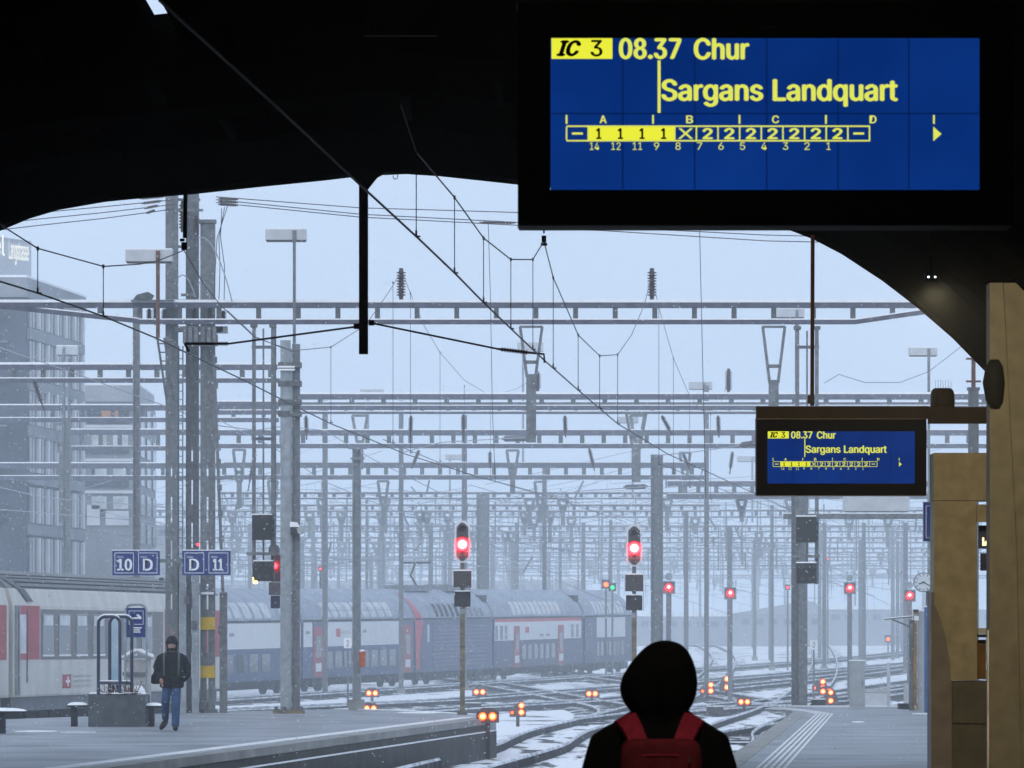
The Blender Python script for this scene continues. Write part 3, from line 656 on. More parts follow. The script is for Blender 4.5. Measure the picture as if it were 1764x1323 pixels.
# ------------------------------------------------------------------ masts
def mast_laced(px0, px1, ytop, ybase, d, label, z0=None, group=None, ysolid=800):
    """twin channels with battens, plated above ysolid"""
    s = d/FPX; zb = Z(ybase, d) if z0 is None else z0
    t = thing('catenary_mast', label, 'mast', (X((px0+px1)/2, d), d, zb), group)
    w = (px1-px0)*s; xa = X(px0, d); xb = X(px1, d); dp = 0.28
    for a, b in ((xa, xa+w*0.44), (xb-w*0.44, xb)):
        q = MB().box(a, b, d, d+0.02, zb, Z(ytop, d)); q.box(a if a == xa else b-0.02, a+0.02 if a == xa else b, d+0.021, d+dp, zb, Z(ytop, d)); q.build('channel', 'galv', t)
    MB().box(xa+w*0.44+0.001, xb-w*0.44-0.001, d+0.004, d+0.024, Z(ysolid, d), Z(ytop, d)).build('web_plate', 'galv', t)
    master = None; z = Z(ysolid, d)-0.75
    while z > zb+0.2:
        loc = Vector(((xa+xb)/2, d+0.004, z))-WL[t.name]
        if master is None: master = MB().box(-w*0.055, w*0.055, 0, 0.02, 0, 0.42).build('batten', 'galv', t, local=True); master.location = loc
        else: share(master, t, loc)
        z -= 1.0
    MB().box(xa-0.05, xb+0.05, d-0.06, d+dp+0.06, zb, zb+0.09).build('base_plate', 'galv_dark', t)
    return t
m1 = mast_laced(285, 306, 300, 1229, G1+0.4, 'leftmost tall galvanised mast of the triple cluster', group='triple mast cluster')
m2 = mast_laced(320, 342, 300, 1229, G1+1.1, 'middle tall mast of the triple cluster', group='triple mast cluster', ysolid=770)
m3 = mast_laced(345, 370, 384, 1229, G1+0.5, 'right mast of the triple cluster with two yellow plates', group='triple mast cluster')
for (y0, y1) in ((1063, 1085), (1147, 1168)): pxbox(345, 370, y0, y1, G1+0.46, 0.03).build('yellow_plate', 'yellow', m3)
pxbox(343, 372, 378, 384, G1+0.45, 0.3).build('cap_plate', 'galv', m3)
pxbox(346, 368, 1020, 1024, G1+0.4, 0.1).build('snow_ledge', 'snow', m3)
# cross brackets, insulators and loops at the head of the cluster
dM = G1-0.1
for k, (px, y0, y1, par, dd) in enumerate(((314, 346, 400, m1, 0.6), (318, 352, 396, m2, 0.9), (338, 372, 408, m3, 0.3), (257, 532, 552, m1, 0.2), (268, 528, 560, m1, 0.25), (283, 532, 556, m1, 0.15), (334, 530, 552, m2, 0.6), (362, 530, 556, m3, 0.2), (385, 535, 556, m3, 0.2))):
    g = MB(); insul(g, P(px, y0, G1+dd), P(px, y1, G1+dd), 0.075, 8); g.build('insulator', 'insul', par)
MB().box(X(300, dM), X(384, dM), dM, dM+0.1, Z(572, dM), Z(562, dM)).build('clamp_bar', 'galv_dark', m2)
MB().box(X(318, dM), X(375, dM), dM, dM+0.1, Z(596, dM), Z(576, dM)).build('clamp_plate', 'galv_dark', m2)
for px in (318, 328, 338, 350, 360, 370): MB().box(X(px-3, dM), X(px+3, dM), dM-0.06, dM-0.001, Z(592, dM), Z(564, dM)).build('clamp_jaw', 'galv', m2)
MB().box(X(372, dM), X(392, dM), dM, dM+0.15, Z(574, dM), Z(562, dM)).build('terminal_box', 'galv', m3)
for px0, px1, y in ((306, 345, 344), (306, 350, 362), (306, 326, 425), (300, 345, 518), (312, 343, 508)): MB().bar(P(px0, y, G1+0.5), P(px1, y, G1+0.5), 0.06, 0.06).build('cross_arm', 'galv', m1)
def arc(p, q, h, n=14): return [p.lerp(q, i/n)+Vector((0, 0, h*4*(i/n)*(1-i/n))) for i in range(n+1)]
for (a, b, h) in (((306, 480), (336, 512), 0.25), ((340, 492), (362, 516), 0.22), ((340, 410), (400, 520), 0.45)):
    MB().tube(arc(P(a[0], a[1], dM), P(b[0], b[1], dM), h), 0.014, 5).build('jumper_cable', 'wire_pale', m2)
for k in range(3): MB().tube([P(392-k*5, 355+k*2, G1), P(374-k*3+6*k, 410, G1), P(367+k*8+4, 460, G1), P(368+k*9, 521, G1)], 0.009, 4).build('drop_cable', 'wire', m3)
for k, (a, b) in enumerate(((243, 514), (262, 508))): pass
MB().prism([(X(a, dM), Z(b, dM)) for a, b in ((230, 516), (236, 508), (255, 503), (264, 508), (258, 517))], dM-0.1, dM+0.4).build('switch_box', 'galv_dark', m1)
MB().bar(P(226, 518, dM), P(300, 518, dM), 0.2, 0.03).build('switch_shelf', 'galv', m1)
lad = MB()
for off in (0, 12): lad.bar(P(271+off, 582, dM), P(287+off*1.05, 690, dM), 0.05, 0.05)
for k in range(7): lad.bar(P(273+2.3*k, 592+15*k, dM), P(285+2.4*k, 592+15*k, dM), 0.03, 0.03)
lad.build('ladder', 'galv_dark', m1)
lad = MB(); 
for off in (308, 315): lad.bar(P(off, 596, G1+0.7), P(off-1, 1228, G1+0.7), 0.03, 0.03)
for k in range(44): lad.bar(P(308, 604+14*k, G1+0.7), P(315, 604+14*k, G1+0.7), 0.02, 0.02)
lad.build('ladder', 'galv_pale', m2)
lad = MB().bar(P(368, 604, G1+0.3), P(384, 1020, G1+0.3), 0.07, 0.07)
for k in range(9): lad.bar(P(366+1.6*k*1.0, 620+44*k, G1+0.3), P(374+1.6*k, 620+44*k, G1+0.3), 0.1, 0.14)
lad.build('counterweight_guide', 'galv', m3)
MB().box(X(376, G1), X(389, G1), G1+0.6, G1+0.75, 0, Z(1020, G1)).build('side_post', 'galv', m3)
for px in (314, 336): MB().box(X(px-6, G1), X(px+6, G1), G1+0.15, G1+0.3, 0, Z(960, G1)).build('conduit', 'galv_pale', m2)
for k, (px, y) in enumerate(((300, 1004), (322, 1033), (305, 968), (334, 1076), (380, 1085))): pxbox(px-4, px+4, y-7, y+7, G1-0.05+0.04*k, 0.1).build('junction_box', 'galv_dark', m1)
g = MB(); g.ball(P(341, 938, G1-0.1), 0.035); o = solo(g, 'marker_lamp', 'red_far', 'tiny red lamp glowing on the triple masts above the platform signs', 'signal')
# double mast
DD = 132.0
t = thing('catenary_mast', 'stout twin mast standing alone left of the double deck train', 'mast', (X(501, DD), DD, 0))
MB().box(X(483, DD), X(500, DD), DD, DD+0.25, 0, Z(586, DD)).build('front_column', 'galv_pale', t)
MB().box(X(500.3, DD), X(502, DD), DD-0.02, DD+0.3, 0, Z(600, DD)).build('flange_edge', 'galv_pale', t)
MB().box(X(503, DD), X(516, DD), DD+0.12, DD+0.42, 0, Z(592, DD)).build('rear_column', 'galv', t)
MB().box(X(470, DD), X(524, DD), DD-0.1, DD+0.5, 0, 0.07).build('base_plate', 'rustpost', t)
for px in (476, 490, 504, 519): MB().box(X(px-3, DD), X(px+3, DD), DD-0.12, DD-0.02, 0.07, 0.16).build('anchor_bolt', 'galv_dark', t)
for y in (628, 660, 692, 712): MB().box(X(479, DD), X(519, DD), DD-0.03, DD+0.44, Z(y+5, DD), Z(y-4, DD)).build('clamp', 'galv_dark', t)
for y in (632, 637): MB().box(X(478, DD), X(508, DD), DD-0.08, DD-0.035, Z(y+1.5, DD), Z(y-1.5, DD)).build('snow_ridge', 'snow', t)
t = thing('loudspeaker', 'round fronted loudspeaker with snowy top on the double mast', 'speaker', P(512, 912, DD))
MB().box(X(501, DD), X(516, DD), DD-0.2, DD+0.1, Z(922, DD), Z(908, DD)).build('case', 'signal', t)
MB().disc((X(519, DD), Z(914, DD)), 0.09, DD-0.22, DD-0.1, 14).build('horn', 'cabinet', t)
MB().prism([(X(a, DD), Z(b, DD)) for a, b in ((500, 908), (517, 908), (512, 900), (500, 899))], DD-0.2, DD+0.1).build('snow_cap', 'snow', t)

def mast(px0, px1, ytop, d, label, z0=None, group='slim masts across the yard', m='galv', arms=(), two=False):
    zb = gz(d) if z0 is None else z0; s = d/FPX
    t = thing('catenary_mast', label, 'mast', (X((px0+px1)/2, d), d, zb), group)
    w = (px1-px0)*s; xm = X((px0+px1)/2, d); zt = Z(ytop, d); fl = min(0.03, w*0.15)
    q = MB(); q.box(xm-w/2, xm-w/2+fl, d-w*0.4, d+w*0.4, zb, zt); q.box(xm+w/2-fl, xm+w/2, d-w*0.4, d+w*0.4, zb, zt); q.box(xm-w/2+fl, xm+w/2-fl, d-0.012, d+0.012, zb, zt)
    q.build('column', m, t)
    MB().box(xm-w/2-0.08, xm+w/2+0.08, d-w/2-0.08, d+w/2+0.08, zb, zb+0.25).build('footing', 'kerb', t)
    if arms:
        a = MB()
        for (xa, xb, y) in arms: a.bar(P(xa, y, d-w*0.5), P(xb, y, d-w*0.5), 0.05, 0.05)
        a.build('bracket', m, t)
    return t
o = mast(607, 622, 770, 139, 'pale mast carrying an orange box on the platform end', 0, None, 'galv_pale', arms=((600, 632, 772), (604, 628, 790)))
t = thing('emergency_box', 'orange cylinder box with a white cap on the pale mast', 'box', P(624, 1150, 138.7))
MB().loft([(X(624, 138.7), 138.7, Z(y, 138.7), r, r) for y, r in ((1149, 0.05), (1146, 0.075), (1124, 0.08), (1122, 0.07))], 14).build('body', 'orange', t)
MB().loft([(X(624, 138.7), 138.7, Z(y, 138.7), r, r) for y, r in ((1121.8, 0.075), (1120, 0.06), (1119, 0.02))], 14).build('cap', 'snow', t)
o = mast(1121, 1142, 783, 200, 'broad mast rising behind the hooded person', None, None, 'galv', arms=((1118, 1146, 800),))
# right twin mast on the platform end
DR = 147.0
t = thing('catenary_mast', 'twin mast at the end of the right platform carrying two black signal boxes', 'mast', (X(1377, DR), DR, -0.8))
MB().box(X(1364, DR), X(1374, DR), DR, DR+0.3, gz(DR), Z(840, DR)).build('dark_column', 'galv_dark', t)
MB().box(X(1375, DR), X(1391, DR), DR+0.02, DR+0.32, gz(DR), Z(840, DR)).build('pale_column', 'galv', t)
MB().box(X(1350, DR), X(1630, DR), DR+0.05, DR+0.2, Z(894, DR), Z(885, DR)).build('cross_beam', 'galv', t)
MB().box(X(1350, DR), X(1630, DR), DR+0.05, DR+0.2, Z(884.8, DR), Z(883, DR)).build('snow_cap', 'snow', t)
for (px, w, ytop, d, lab, arms) in ((1217, 8, 664, 262, 'slim tall mast with a luminaire on top', ((1207, 1228, 695), (1207, 1228, 707))), (1330, 6, 870, 330, 'thin mast left of the right twin mast', ()), (1182, 8, 880, 300, 'thin mast between the broad mast and slim mast', ()),
    (1257, 9, 905, 300, 'thin mast behind the square red signal', ()), (1300, 6, 930, 380, 'faint mast right of the square red signal', ()), (1420, 7, 900, 330, 'faint mast right of the twin mast', ()),
    (560, 9, 690, 240, 'grey mast right of the double mast', ()), (557, 7, 830, 330, 'short mast beside the grey mast', ()), (691, 8, 690, 250, 'mast standing behind the hanging wires', ((684, 700, 700),)), (632, 5, 860, 330, 'faint thin mast right of the pale mast', ()),
    (742, 8, 900, 330, 'faint mast above the red train stripe', ()), (800, 9, 715, 262, 'slim mast above the left main signal', ()), (832, 22, 850, 290, 'broad faint pier right of the left main signal', ()), (890, 7, 900, 360, 'faint mast above the last coach', ()),
    (938, 8, 800, 300, 'slim mast under the middle drop frame', ()), (1005, 7, 900, 350, 'faint mast between the two main signals', ()), (1052, 6, 895, 360, 'faint mast left of the right main signal', ()),
    (235, 12, 530, 163, 'tall left mast in front of the small building', ()), (115, 13, 720, 205, 'left mast in front of the dark building', ()), (1488, 7, 900, 340, 'faint mast behind the grey cabinet', ()), (1560, 8, 900, 320, 'faint mast below the small board', ()), (775, 7, 910, 380, 'faint mast just left of the left main signal', ()), (965, 6, 905, 400, 'misty mast above the coach joint', ()), (655, 7, 905, 400, 'misty mast over the double deck roof', ())):
    mast(px-w/2, px+w/2, ytop, d, lab, arms=arms)
DQ = 120.0
t = thing('catenary_mast', 'dark mast behind the brown beam at far right', 'mast', (X(1677, DQ), DQ, 0))
MB().box(X(1669, DQ), X(1686, DQ), DQ, DQ+0.2, 0, Z(668, DQ)).build('column', 'galv_dark', t)
MB().box(X(1667, DQ), X(1688, DQ), DQ-0.02, DQ+0.22, Z(672, DQ), Z(667, DQ)).build('cap', 'galv_dark', t)
MB().box(X(1674, DQ), X(1681, DQ), DQ+0.05, DQ+0.12, Z(668, DQ), Z(600, DQ)).build('spindle', 'rust', t)
for y in (618, 657): MB().bar(P(1664, y, DQ), P(1690, y, DQ), 0.04, 0.04).build('cross_bar', 'rust', t)

# ------------------------------------------------------------------ luminaires on poles
def lamp(x0, x1, y0, y1, px, ybot, d, label, pole='galv', r=0.05, pole2=None):
    t = thing('yard_lamp', label, 'lamp post', P(px, ybot, d), 'box luminaires on poles')
    MB().box(X(x0, d), X(x1, d), d, d+0.55, Z(y1, d), Z(y0, d)).build('housing', 'lampbox', t)
    MB().box(X(x0, d), X(x1, d), d+0.003, d+0.547, Z(y0, d)+0.001, Z(y0, d)+0.03).build('snow_cap', 'snow', t)
    MB().box(X(x0+1, d), X(x1-1, d), d+0.02, d+0.53, Z(y1, d)-0.02, Z(y1, d)-0.001).build('diffuser', 'signalface', t)
    MB().box(X(px-3.5*(133/d), d), X(px+3.5*(133/d), d), d-0.03, d-0.002, Z(y1, d)-0.03, Z(y0+2, d)).build('mount_plate', pole, t)
    MB().tube([P(px, y1+1, d-0.02), P(px, ybot, d-0.02)], r, 8).build('pole', pole, t)
    if pole2: MB().tube([P(pole2, y1, d), P(pole2, ybot, d)], r, 8).build('pole', pole, t)
    return t
lamp(216, 296, 430, 450, 272, 582, 131.5, 'box luminaire on a rusty pole beside the triple masts', 'rust', 0.045)
lamp(457, 527, 395, 413, 507, 592, 132.2, 'box luminaire on a pole above the double mast', 'galv', 0.035)
lamp(1338, 1386, 532, 546, 1373, 1210, 190, 'box luminaire behind the long beam near the small board', 'galv', 0.07)
lamp(1567, 1615, 599, 612, 1600, 1190, 185, 'box luminaire right of the small board rod', 'galv', 0.045)
lamp(1187, 1227, 658, 670, 1214, 700, 262, 'box luminaire topping the slim tall mast', 'galv', 0.06)
lamp(97, 133, 596, 611, 110, 770, 205, 'box luminaire on two poles before the dark building', 'galv', 0.05, 119)
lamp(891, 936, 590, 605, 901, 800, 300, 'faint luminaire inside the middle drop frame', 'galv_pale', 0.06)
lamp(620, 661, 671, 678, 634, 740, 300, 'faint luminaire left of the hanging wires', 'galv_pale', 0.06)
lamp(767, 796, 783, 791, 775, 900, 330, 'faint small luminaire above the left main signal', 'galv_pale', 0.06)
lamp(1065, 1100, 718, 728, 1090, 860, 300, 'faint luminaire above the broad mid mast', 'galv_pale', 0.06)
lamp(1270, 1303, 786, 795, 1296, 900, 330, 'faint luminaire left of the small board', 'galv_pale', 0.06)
t = thing('white_panel', 'wide white enamel panel hanging just under the small board', 'sign', P(1509, 880, 150))
pxbox(1452, 1567, 855, 880, 150, 0.1).build('panel', 'lampbox', t); pxbox(1455, 1564, 881, 882.5, 150.02, 0.06).build('rim', 'signalface', t)

# ------------------------------------------------------------------ signals
def hood(mb, x, z, r, y, n=7):
    pts = [(x+r*math.cos(a), z+r*math.sin(a)) for a in [math.pi*i/n for i in range(n+1)]]
    for (a, b), (c, e) in zip(pts[:-1], pts[1:]): mb.add([(a, y, b), (c, y, e), (c, y-0.14, e), (a, y-0.14, b)], [(0, 1, 2, 3)])
    return mb
def main_signal(px, ylens, d, label):
    s = d/FPX; x = X(px, d); z = Z(ylens, d); z0 = 0.0 if d < 140 else gz(d)
    t = thing('main_signal', label, 'railway signal', (x, d, z0), 'tall main signals with a red light')
    W, Ht, Hb, cc = 13.2*s, 41*s, 31.5*s, 7.5*s
    def octo(k): return [(x-W+k+cc, z+Ht-k), (x+W-k-cc, z+Ht-k), (x+W-k, z+Ht-k-cc), (x+W-k, z-Hb+k+cc), (x+W-k-cc, z-Hb+k), (x-W+k+cc, z-Hb+k), (x-W+k, z-Hb+k+cc), (x-W+k, z+Ht-k-cc)]
    MB().prism(octo(0), d+0.005, d+0.03).build('rim', 'rim', t)
    MB().prism(octo(0.042), d-0.02, d+0.004).build('face', 'signalface', t)
    h = MB(); hood(h, x, z+26*s, 0.085, d-0.021); hh = h.build('visor', 'signal', t)
    sn = MB(); hood(sn, x, z+26.4*s, 0.092, d-0.021); sn.build('visor_snow', 'snow', t)
    v = MB(); hood(v, x, z+1*s, 0.165, d-0.021); v.build('visor', 'signal', t)
    for dz in (26, 13, -13, -22): MB().disc((x, z+dz*s), 0.06 if dz == 26 else 0.045, d-0.03, d-0.021, 14).build('dark_lens', 'signal', t)
    g = MB(); g.ball((x, d-0.06, z), 0.14, 0.06, 0.14, 16, 10); l = g.build('red_lens', 'red_lamp', t)  # oversized glowing ball, the bloom around the lamp is put into its shape
    g = MB(); g.ball((x, d-0.12, z), 0.095, 0.03, 0.09, 14, 8); g.build('lamp_core', 'red_core', l)
    zb = Z(982 + (ylens-938), d)
    q = MB().box(x-15.5*s, x+15.5*s, d-0.03, d+0.2, zb-30*s, zb-1.5*s); q.build('cabinet', 'signalbox', t)
    MB().box(x-15.8*s, x+15.8*s, d-0.034, d+0.21, zb-1.45*s, zb+0.8*s).build('cabinet_snow', 'snow', t)
    f = MB()
    for a, b, c, e in ((-16.3, -15.5, -31, 0), (15.5, 16.3, -31, 0)): f.box(x+a*s, x+b*s, d-0.036, d+0.1, zb+c*s, zb+e*s)
    f.build('cabinet_edge', 'rim', t)
    zc = Z(1018+(ylens-938), d)
    MB().box(x-14*s, x+14*s, d-0.02, d+0.2, zc-27*s, zc-1*s).build('lower_head', 'signal', t)
    vs = MB(); hood(vs, x-9*s, zc-6*s, 0.06, d-0.021); hood(vs, x+9*s, zc-6*s, 0.06, d-0.021); vs.build('lower_visor', 'signalface', t)
    MB().box(x-13*s, x+13*s, d-0.018, d+0.19, zc-0.9*s, zc+0.9*s).build('lower_snow', 'snow', t)
    for dx, dz in ((-9, -7), (9, -7), (-9, -20), (9, -20), (0, -23)): MB().disc((x+dx*s, zc+dz*s), 0.035, d-0.03, d-0.0205, 10).build('dark_lens', 'signalbox', t)
    MB().box(x-4.2*s, x+4.2*s, d+0.06, d+0.17, z0, zc-27*s).build('post', 'rustpost', t)
    MB().box(x-3.4*s, x+3.4*s, d+0.07, d+0.16, zc, z-Hb).build('post_head', 'galv_dark', t)
    MB().box(x-5*s, x+5*s, d+0.03, d+0.055, zc-40*s, zc-31*s).build('number_plate', 'galv_pale', t)
    for k in range(6):
        MB().bar((x-4.6*s, d+0.05, zc-(52+22*k)*s), (x+4.6*s, d+0.05, zc-(52+22*k)*s), 0.02, 0.05).build('clamp_band', 'galv_dark', t)
    MB().box(x-9*s, x+9*s, d+0.0, d+0.25, z0, z0+0.05).build('base_plate', 'galv_dark', t)
main_signal(796.5, 938, 130.0, 'tall main signal with a bright red light at the left platform tip')
main_signal(1092.5, 944.5, 136.5, 'tall main signal with a bright red light above the hooded person')
def square_signal(px, py, d, half, label, dim=False, dx=0):
    s = d/FPX; x = X(px, d); z = Z(py, d); zg = gz(d)
    t = thing('square_signal', label, 'railway signal', (x, d, zg), 'square red signals down the yard')
    w = half*s
    MB().box(x-w, x+w, d+0.01, d+0.05, z-w, z+w).build('rim', 'galv_pale', t)
    MB().box(x-w*0.86, x+w*0.86, d-0.02, d+0.009, z-w*0.86, z+w*0.86).build('face', 'signalface', t)
    g = MB(); g.ball((x, d-0.07, z+0.02), w*0.40, 0.07, w*0.40, 14, 8); l = g.build('red_lens', 'red_lamp', t)  # ball enlarged so the red bloom is part of its shape
    g = MB(); g.ball((x, d-0.14, z+0.02), w*0.22, 0.03, w*0.22, 12, 6); g.build('lamp_core', 'red_core', l)
    v = MB(); hood(v, x, z+0.02, w*0.6, d-0.021); v.build('visor', 'signal', t)
    MB().box(x-0.09+dx*s, x+0.09+dx*s, d+0.06, d+0.2, zg, z-w*0.5).build('post', 'galv', t)
    MB().disc((x, z+w+0.16), 0.13, d+0.02, d+0.05, 12).build('number_disc', 'galv_pale', t)
square_signal(1152, 1012, 205, 11, 'square red signal just right of the broad mast')
square_signal(1258, 1022, 225, 10.5, 'square red signal between the slim masts')
square_signal(1464, 1013, 225, 10.5, 'square red signal right of the twin mast')
square_signal(1567, 1026, 215, 10.5, 'square red signal left of the platform clock')
def tiny_lamp(px, py, d, m, label, r=0.09, post=True, cat='signal'):
    t = thing('signal_lamp', label, cat, P(px, py, d))
    x, z = X(px, d), Z(py, d)
    MB().box(x-r*1.8, x+r*1.8, d+0.02, d+0.2, z-r*1.8, z+r*2.2).build('case', 'signal', t)
    g = MB(); g.ball((x, d-0.03, z), r, 0.06, r); g.build('lens', m, t)
    if post: MB().box(x-0.05, x+0.05, d+0.08, d+0.16, gz(d), z-r*1.8).build('post', 'galv_dark', t)
tiny_lamp(1357, 1012, 330, 'red_far', 'dim red signal lamp just left of the twin mast', 0.08)
tiny_lamp(552, 980, 260, 'red_far', 'small red lamp above the double deck train roof', 0.05)
tiny_lamp(1044, 1007, 300, 'orange_lamp', 'orange signal lamp just left of the right main signal', 0.12)
tiny_lamp(1055, 1012, 300, 'green_lamp', 'green signal lamp beside the right main signal', 0.11)
tiny_lamp(1530, 1101, 420, 'orange_lamp', 'distant orange lamp above the far rails at right', 0.13)
tiny_lamp(1426, 963, 380, 'orange_lamp', 'tiny amber light high in the far wires right of the twin mast', 0.04)
# hanging signal frames under the nearest gantry
def hang_signal(px0, px1, ytop, ybot, d, label):
    t = thing('hanging_signal', label, 'railway signal', P((px0+px1)/2, ybot, d), 'hanging signal frames under the nearest gantry')
    for px in (px0, px1): MB().bar(P(px, ytop, d), P(px, ybot, d), 0.085, 0.07).build('upright', 'galv', t)
    MB().bar(P((px0+px1)/2, ytop+6, d), P((px0+px1)/2, ybot, d), 0.04, 0.04).build('cable', 'galv', t)
    for y in (598, 756): MB().bar(P(px0-4, y, d), P(px1+4, y, d), 0.06, 0.07).build('rung', 'beam', t)
    for px in (px0, px1): MB().cbox(P(px, ytop+1, d), 0.16, 0.2, 0.08).build('clamp', 'galv_dark', t)
    return t
hs = hang_signal(437.5, 470, 560, 1000, G1+0.1, 'hanging frame with black signal boxes left of the double mast')
def black_head(par, x0, x1, y0, y1, d, lamps=True):
    MB().box(X(x0, d), X(x1, d), d, d+0.3, Z(y1, d), Z(y0, d)).build('signal_box', 'signal', par)
    MB().box(X(x0, d), X(x1, d), d, d+0.3, Z(y0, d)+0.001, Z(y0, d)+0.03).build('snow_cap', 'snow', par)
    if lamps:
        for k, a in ((0.25, 0), (0.78, 0)):
            xx = X(x0+(x1-x0)*k, d); zz = Z(y0+8, d)
            v = MB(); hood(v, xx, zz, 0.06, d); v.build('visor', 'snow', par)
            MB().disc((xx, zz), 0.045, d-0.02, d-0.001, 12).build('dark_lens', 'signalface', par)
        for k in (0.3, 0.7): MB().disc((X(x0+(x1-x0)*k, d), Z(y1-8, d)), 0.04, d-0.02, d-0.001, 12).build('dark_lens', 'signalface', par)
    else:
        for y in (y0+12, y0+26, y1-8): MB().box(X(x1, d)+0.002, X(x1+4, d), d+0.1, d+0.2, Z(y+3, d), Z(y-3, d)).build('side_lug', 'signal', par)
black_head(hs, 434, 468, 887, 930, G1-0.25, False); black_head(hs, 436, 470, 967, 1001, G1-0.25)
MB().bar(P(425, 954, G1-0.1), P(481, 954, G1-0.1), 0.2, 0.07).build('shelf', 'galv', hs)
g = MB(); g.ball(P(440, 1003, G1-0.45), 0.06, 0.04, 0.04); g.ball(P(436, 997, G1-0.45), 0.02, 0.02, 0.04); g.build('amber_light', 'amber_core', hs)
t = thing('hanging_signal', 'small signal with a red light tucked behind the double mast', 'railway signal', P(474, 1040, 134))
MB().box(X(467, 134), X(484, 134), 134, 134.25, Z(1002, 134), Z(955, 134)).build('head', 'signal', t)
MB().box(X(463, 134), X(484, 134), 134, 134.25, Z(1025, 134), Z(1003, 134)).build('lower_box', 'galv_dark', t)
MB().box(X(466, 134), X(482, 134), 134.05, 134.2, Z(1048, 134), Z(1026, 134)).build('cable_box', 'tube', t)
g = MB(); g.ball((X(473.5, 134), 133.95, Z(975, 134)), 0.062, 0.05, 0.062); g.build('red_lens', 'red_lamp', t)
q = MB().loft([(X(472, 134), 134.1, Z(y, 134), w, 0.1) for y, w in ((954, 0.13), (945, 0.13), (939, 0.09), (937, 0.03))], 14); q.build('rounded_top', 'galv_dark', t)
MB().bar(P(474, 560, 134.1), P(474, 938, 134.1), 0.05, 0.05).build('drop_rod', 'galv', t)
hs = hang_signal(1373.5, 1407, 564, 1006, G1+0.1, 'hanging frame with black signal boxes beside the small board')
black_head(hs, 1372, 1406, 890, 934, G1-0.25, False); black_head(hs, 1372, 1406, 970, 1005, G1-0.25)
MB().bar(P(1364, 958, G1-0.1), P(1412, 958, G1-0.1), 0.2, 0.06).build('shelf', 'galv', hs)
# dwarf signals in the ballast
def dwarf(px, py, kind, label, big=1.0, at=None):
    h = 0.42                                                     # lens height above the ground
    d = 150.0
    for _ in range(30): d = FPX*(EYE-gz(d)-h)/(py-HY) if py-HY > 3 else 400
    d = at or min(d, 420); s = d/FPX; x = X(px, d); z = Z(py, d) if at else gz(d)+h
    t = thing('dwarf_signal', label, 'dwarf signal', (x, d, gz(d)), 'orange dwarf signals between the rails')
    r = 0.052*big*max(1, d/190)
    a = r*2.0
    if kind == 'pair': L = [(-a, 0), (a, 0)]
    elif kind == 'tri': L = [(a, a*1.9), (a, 0), (-a*1.6, -r*0.2)]
    else: L = [(0, a*2.6), (0, 0)]
    MB().prism([(x-a*2.3, z-a*1.3), (x+a*2.3, z-a*1.3), (x+a*2.3, z+a*0.8), (x+a*1.1, z+a*(3.4 if kind != 'pair' else 1.7)), (x-a*1.1, z+a*(3.4 if kind == 'stack' else 1.7)), (x-a*2.3, z+a*0.8)], d+0.02, d+0.2).build('case', 'signalface', t)
    MB().box(x-0.05, x+0.05, d+0.06, d+0.16, gz(d), z-a*1.3).build('post', 'signalbox', t)
    for i, (dx, dz) in enumerate(L):
        small = kind == 'tri' and i == 2
        rr = r*(0.5 if small else 1.0)
        g = MB(); g.ball((x+dx, d-0.02, z+dz), rr*1.55, 0.06, rr*1.55, 12, 8); l = g.build('lens', 'orange_lamp', t)  # outer ball widened so its orange rim stands in for the halo
        if not small: g = MB(); g.ball((x+dx, d-0.07, z+dz), rr*0.95, 0.04, rr*0.95, 10, 6); g.build('lamp_core', 'amber_core', l)
    v = MB()
    for dx, dz in L: hood(v, x+dx, z+dz, r*1.5, d+0.018)
    v.build('visor', 'signal', t)
for px, py, k, lab in ((641, 1194, 'pair', 'two eyed orange dwarf signal under the red loco stripe, upper of two'), (638, 1220, 'pair', 'two eyed orange dwarf signal at the far platform edge right of the pale mast'), (826, 1192, 'pair', 'two eyed orange dwarf signal just right of the left main signal post'),
    (840, 1234, 'pair', 'large two eyed orange dwarf signal at the tip of the left platform'), (892, 1227, 'tri', 'three lamp dwarf signal right of the left platform tip'), (1020, 1195, 'pair', 'two eyed orange dwarf signal left of the hooded person'), (1219, 1190, 'tri', 'three lamp dwarf signal at the foot of the slim tall mast'),
    (1252, 1182, 'stack', 'upright two lamp dwarf signal right of the slim tall mast'), (1282, 1163, 'pair', 'two eyed dwarf signal on snow between slim mast and twin mast'), (1319, 1147, 'pair', 'smaller two eyed dwarf signal left of the twin mast'), (1346, 1133, 'pair', 'distant two eyed dwarf signal just left of the twin mast'),
    (1195, 1146, 'pair', 'dwarf signal peeking from behind the black hood'), (1412, 1180, 'tri', 'three lamp dwarf signal right of the twin mast foot'), (1423, 1191, 'pair', 'lowest dwarf signal right of the twin mast foot'), (1431, 1164, 'stack', 'upright two lamp dwarf signal above the cluster right of the twin mast'), (1449, 1146, 'pair', 'two eyed dwarf signal left of the grey cabinet top'), (1463, 1133, 'pair', 'distant dwarf signal straight above the grey cabinet')):
    dwarf(px, py, k, lab, 1.0, 122.0 if px == 840 else None)
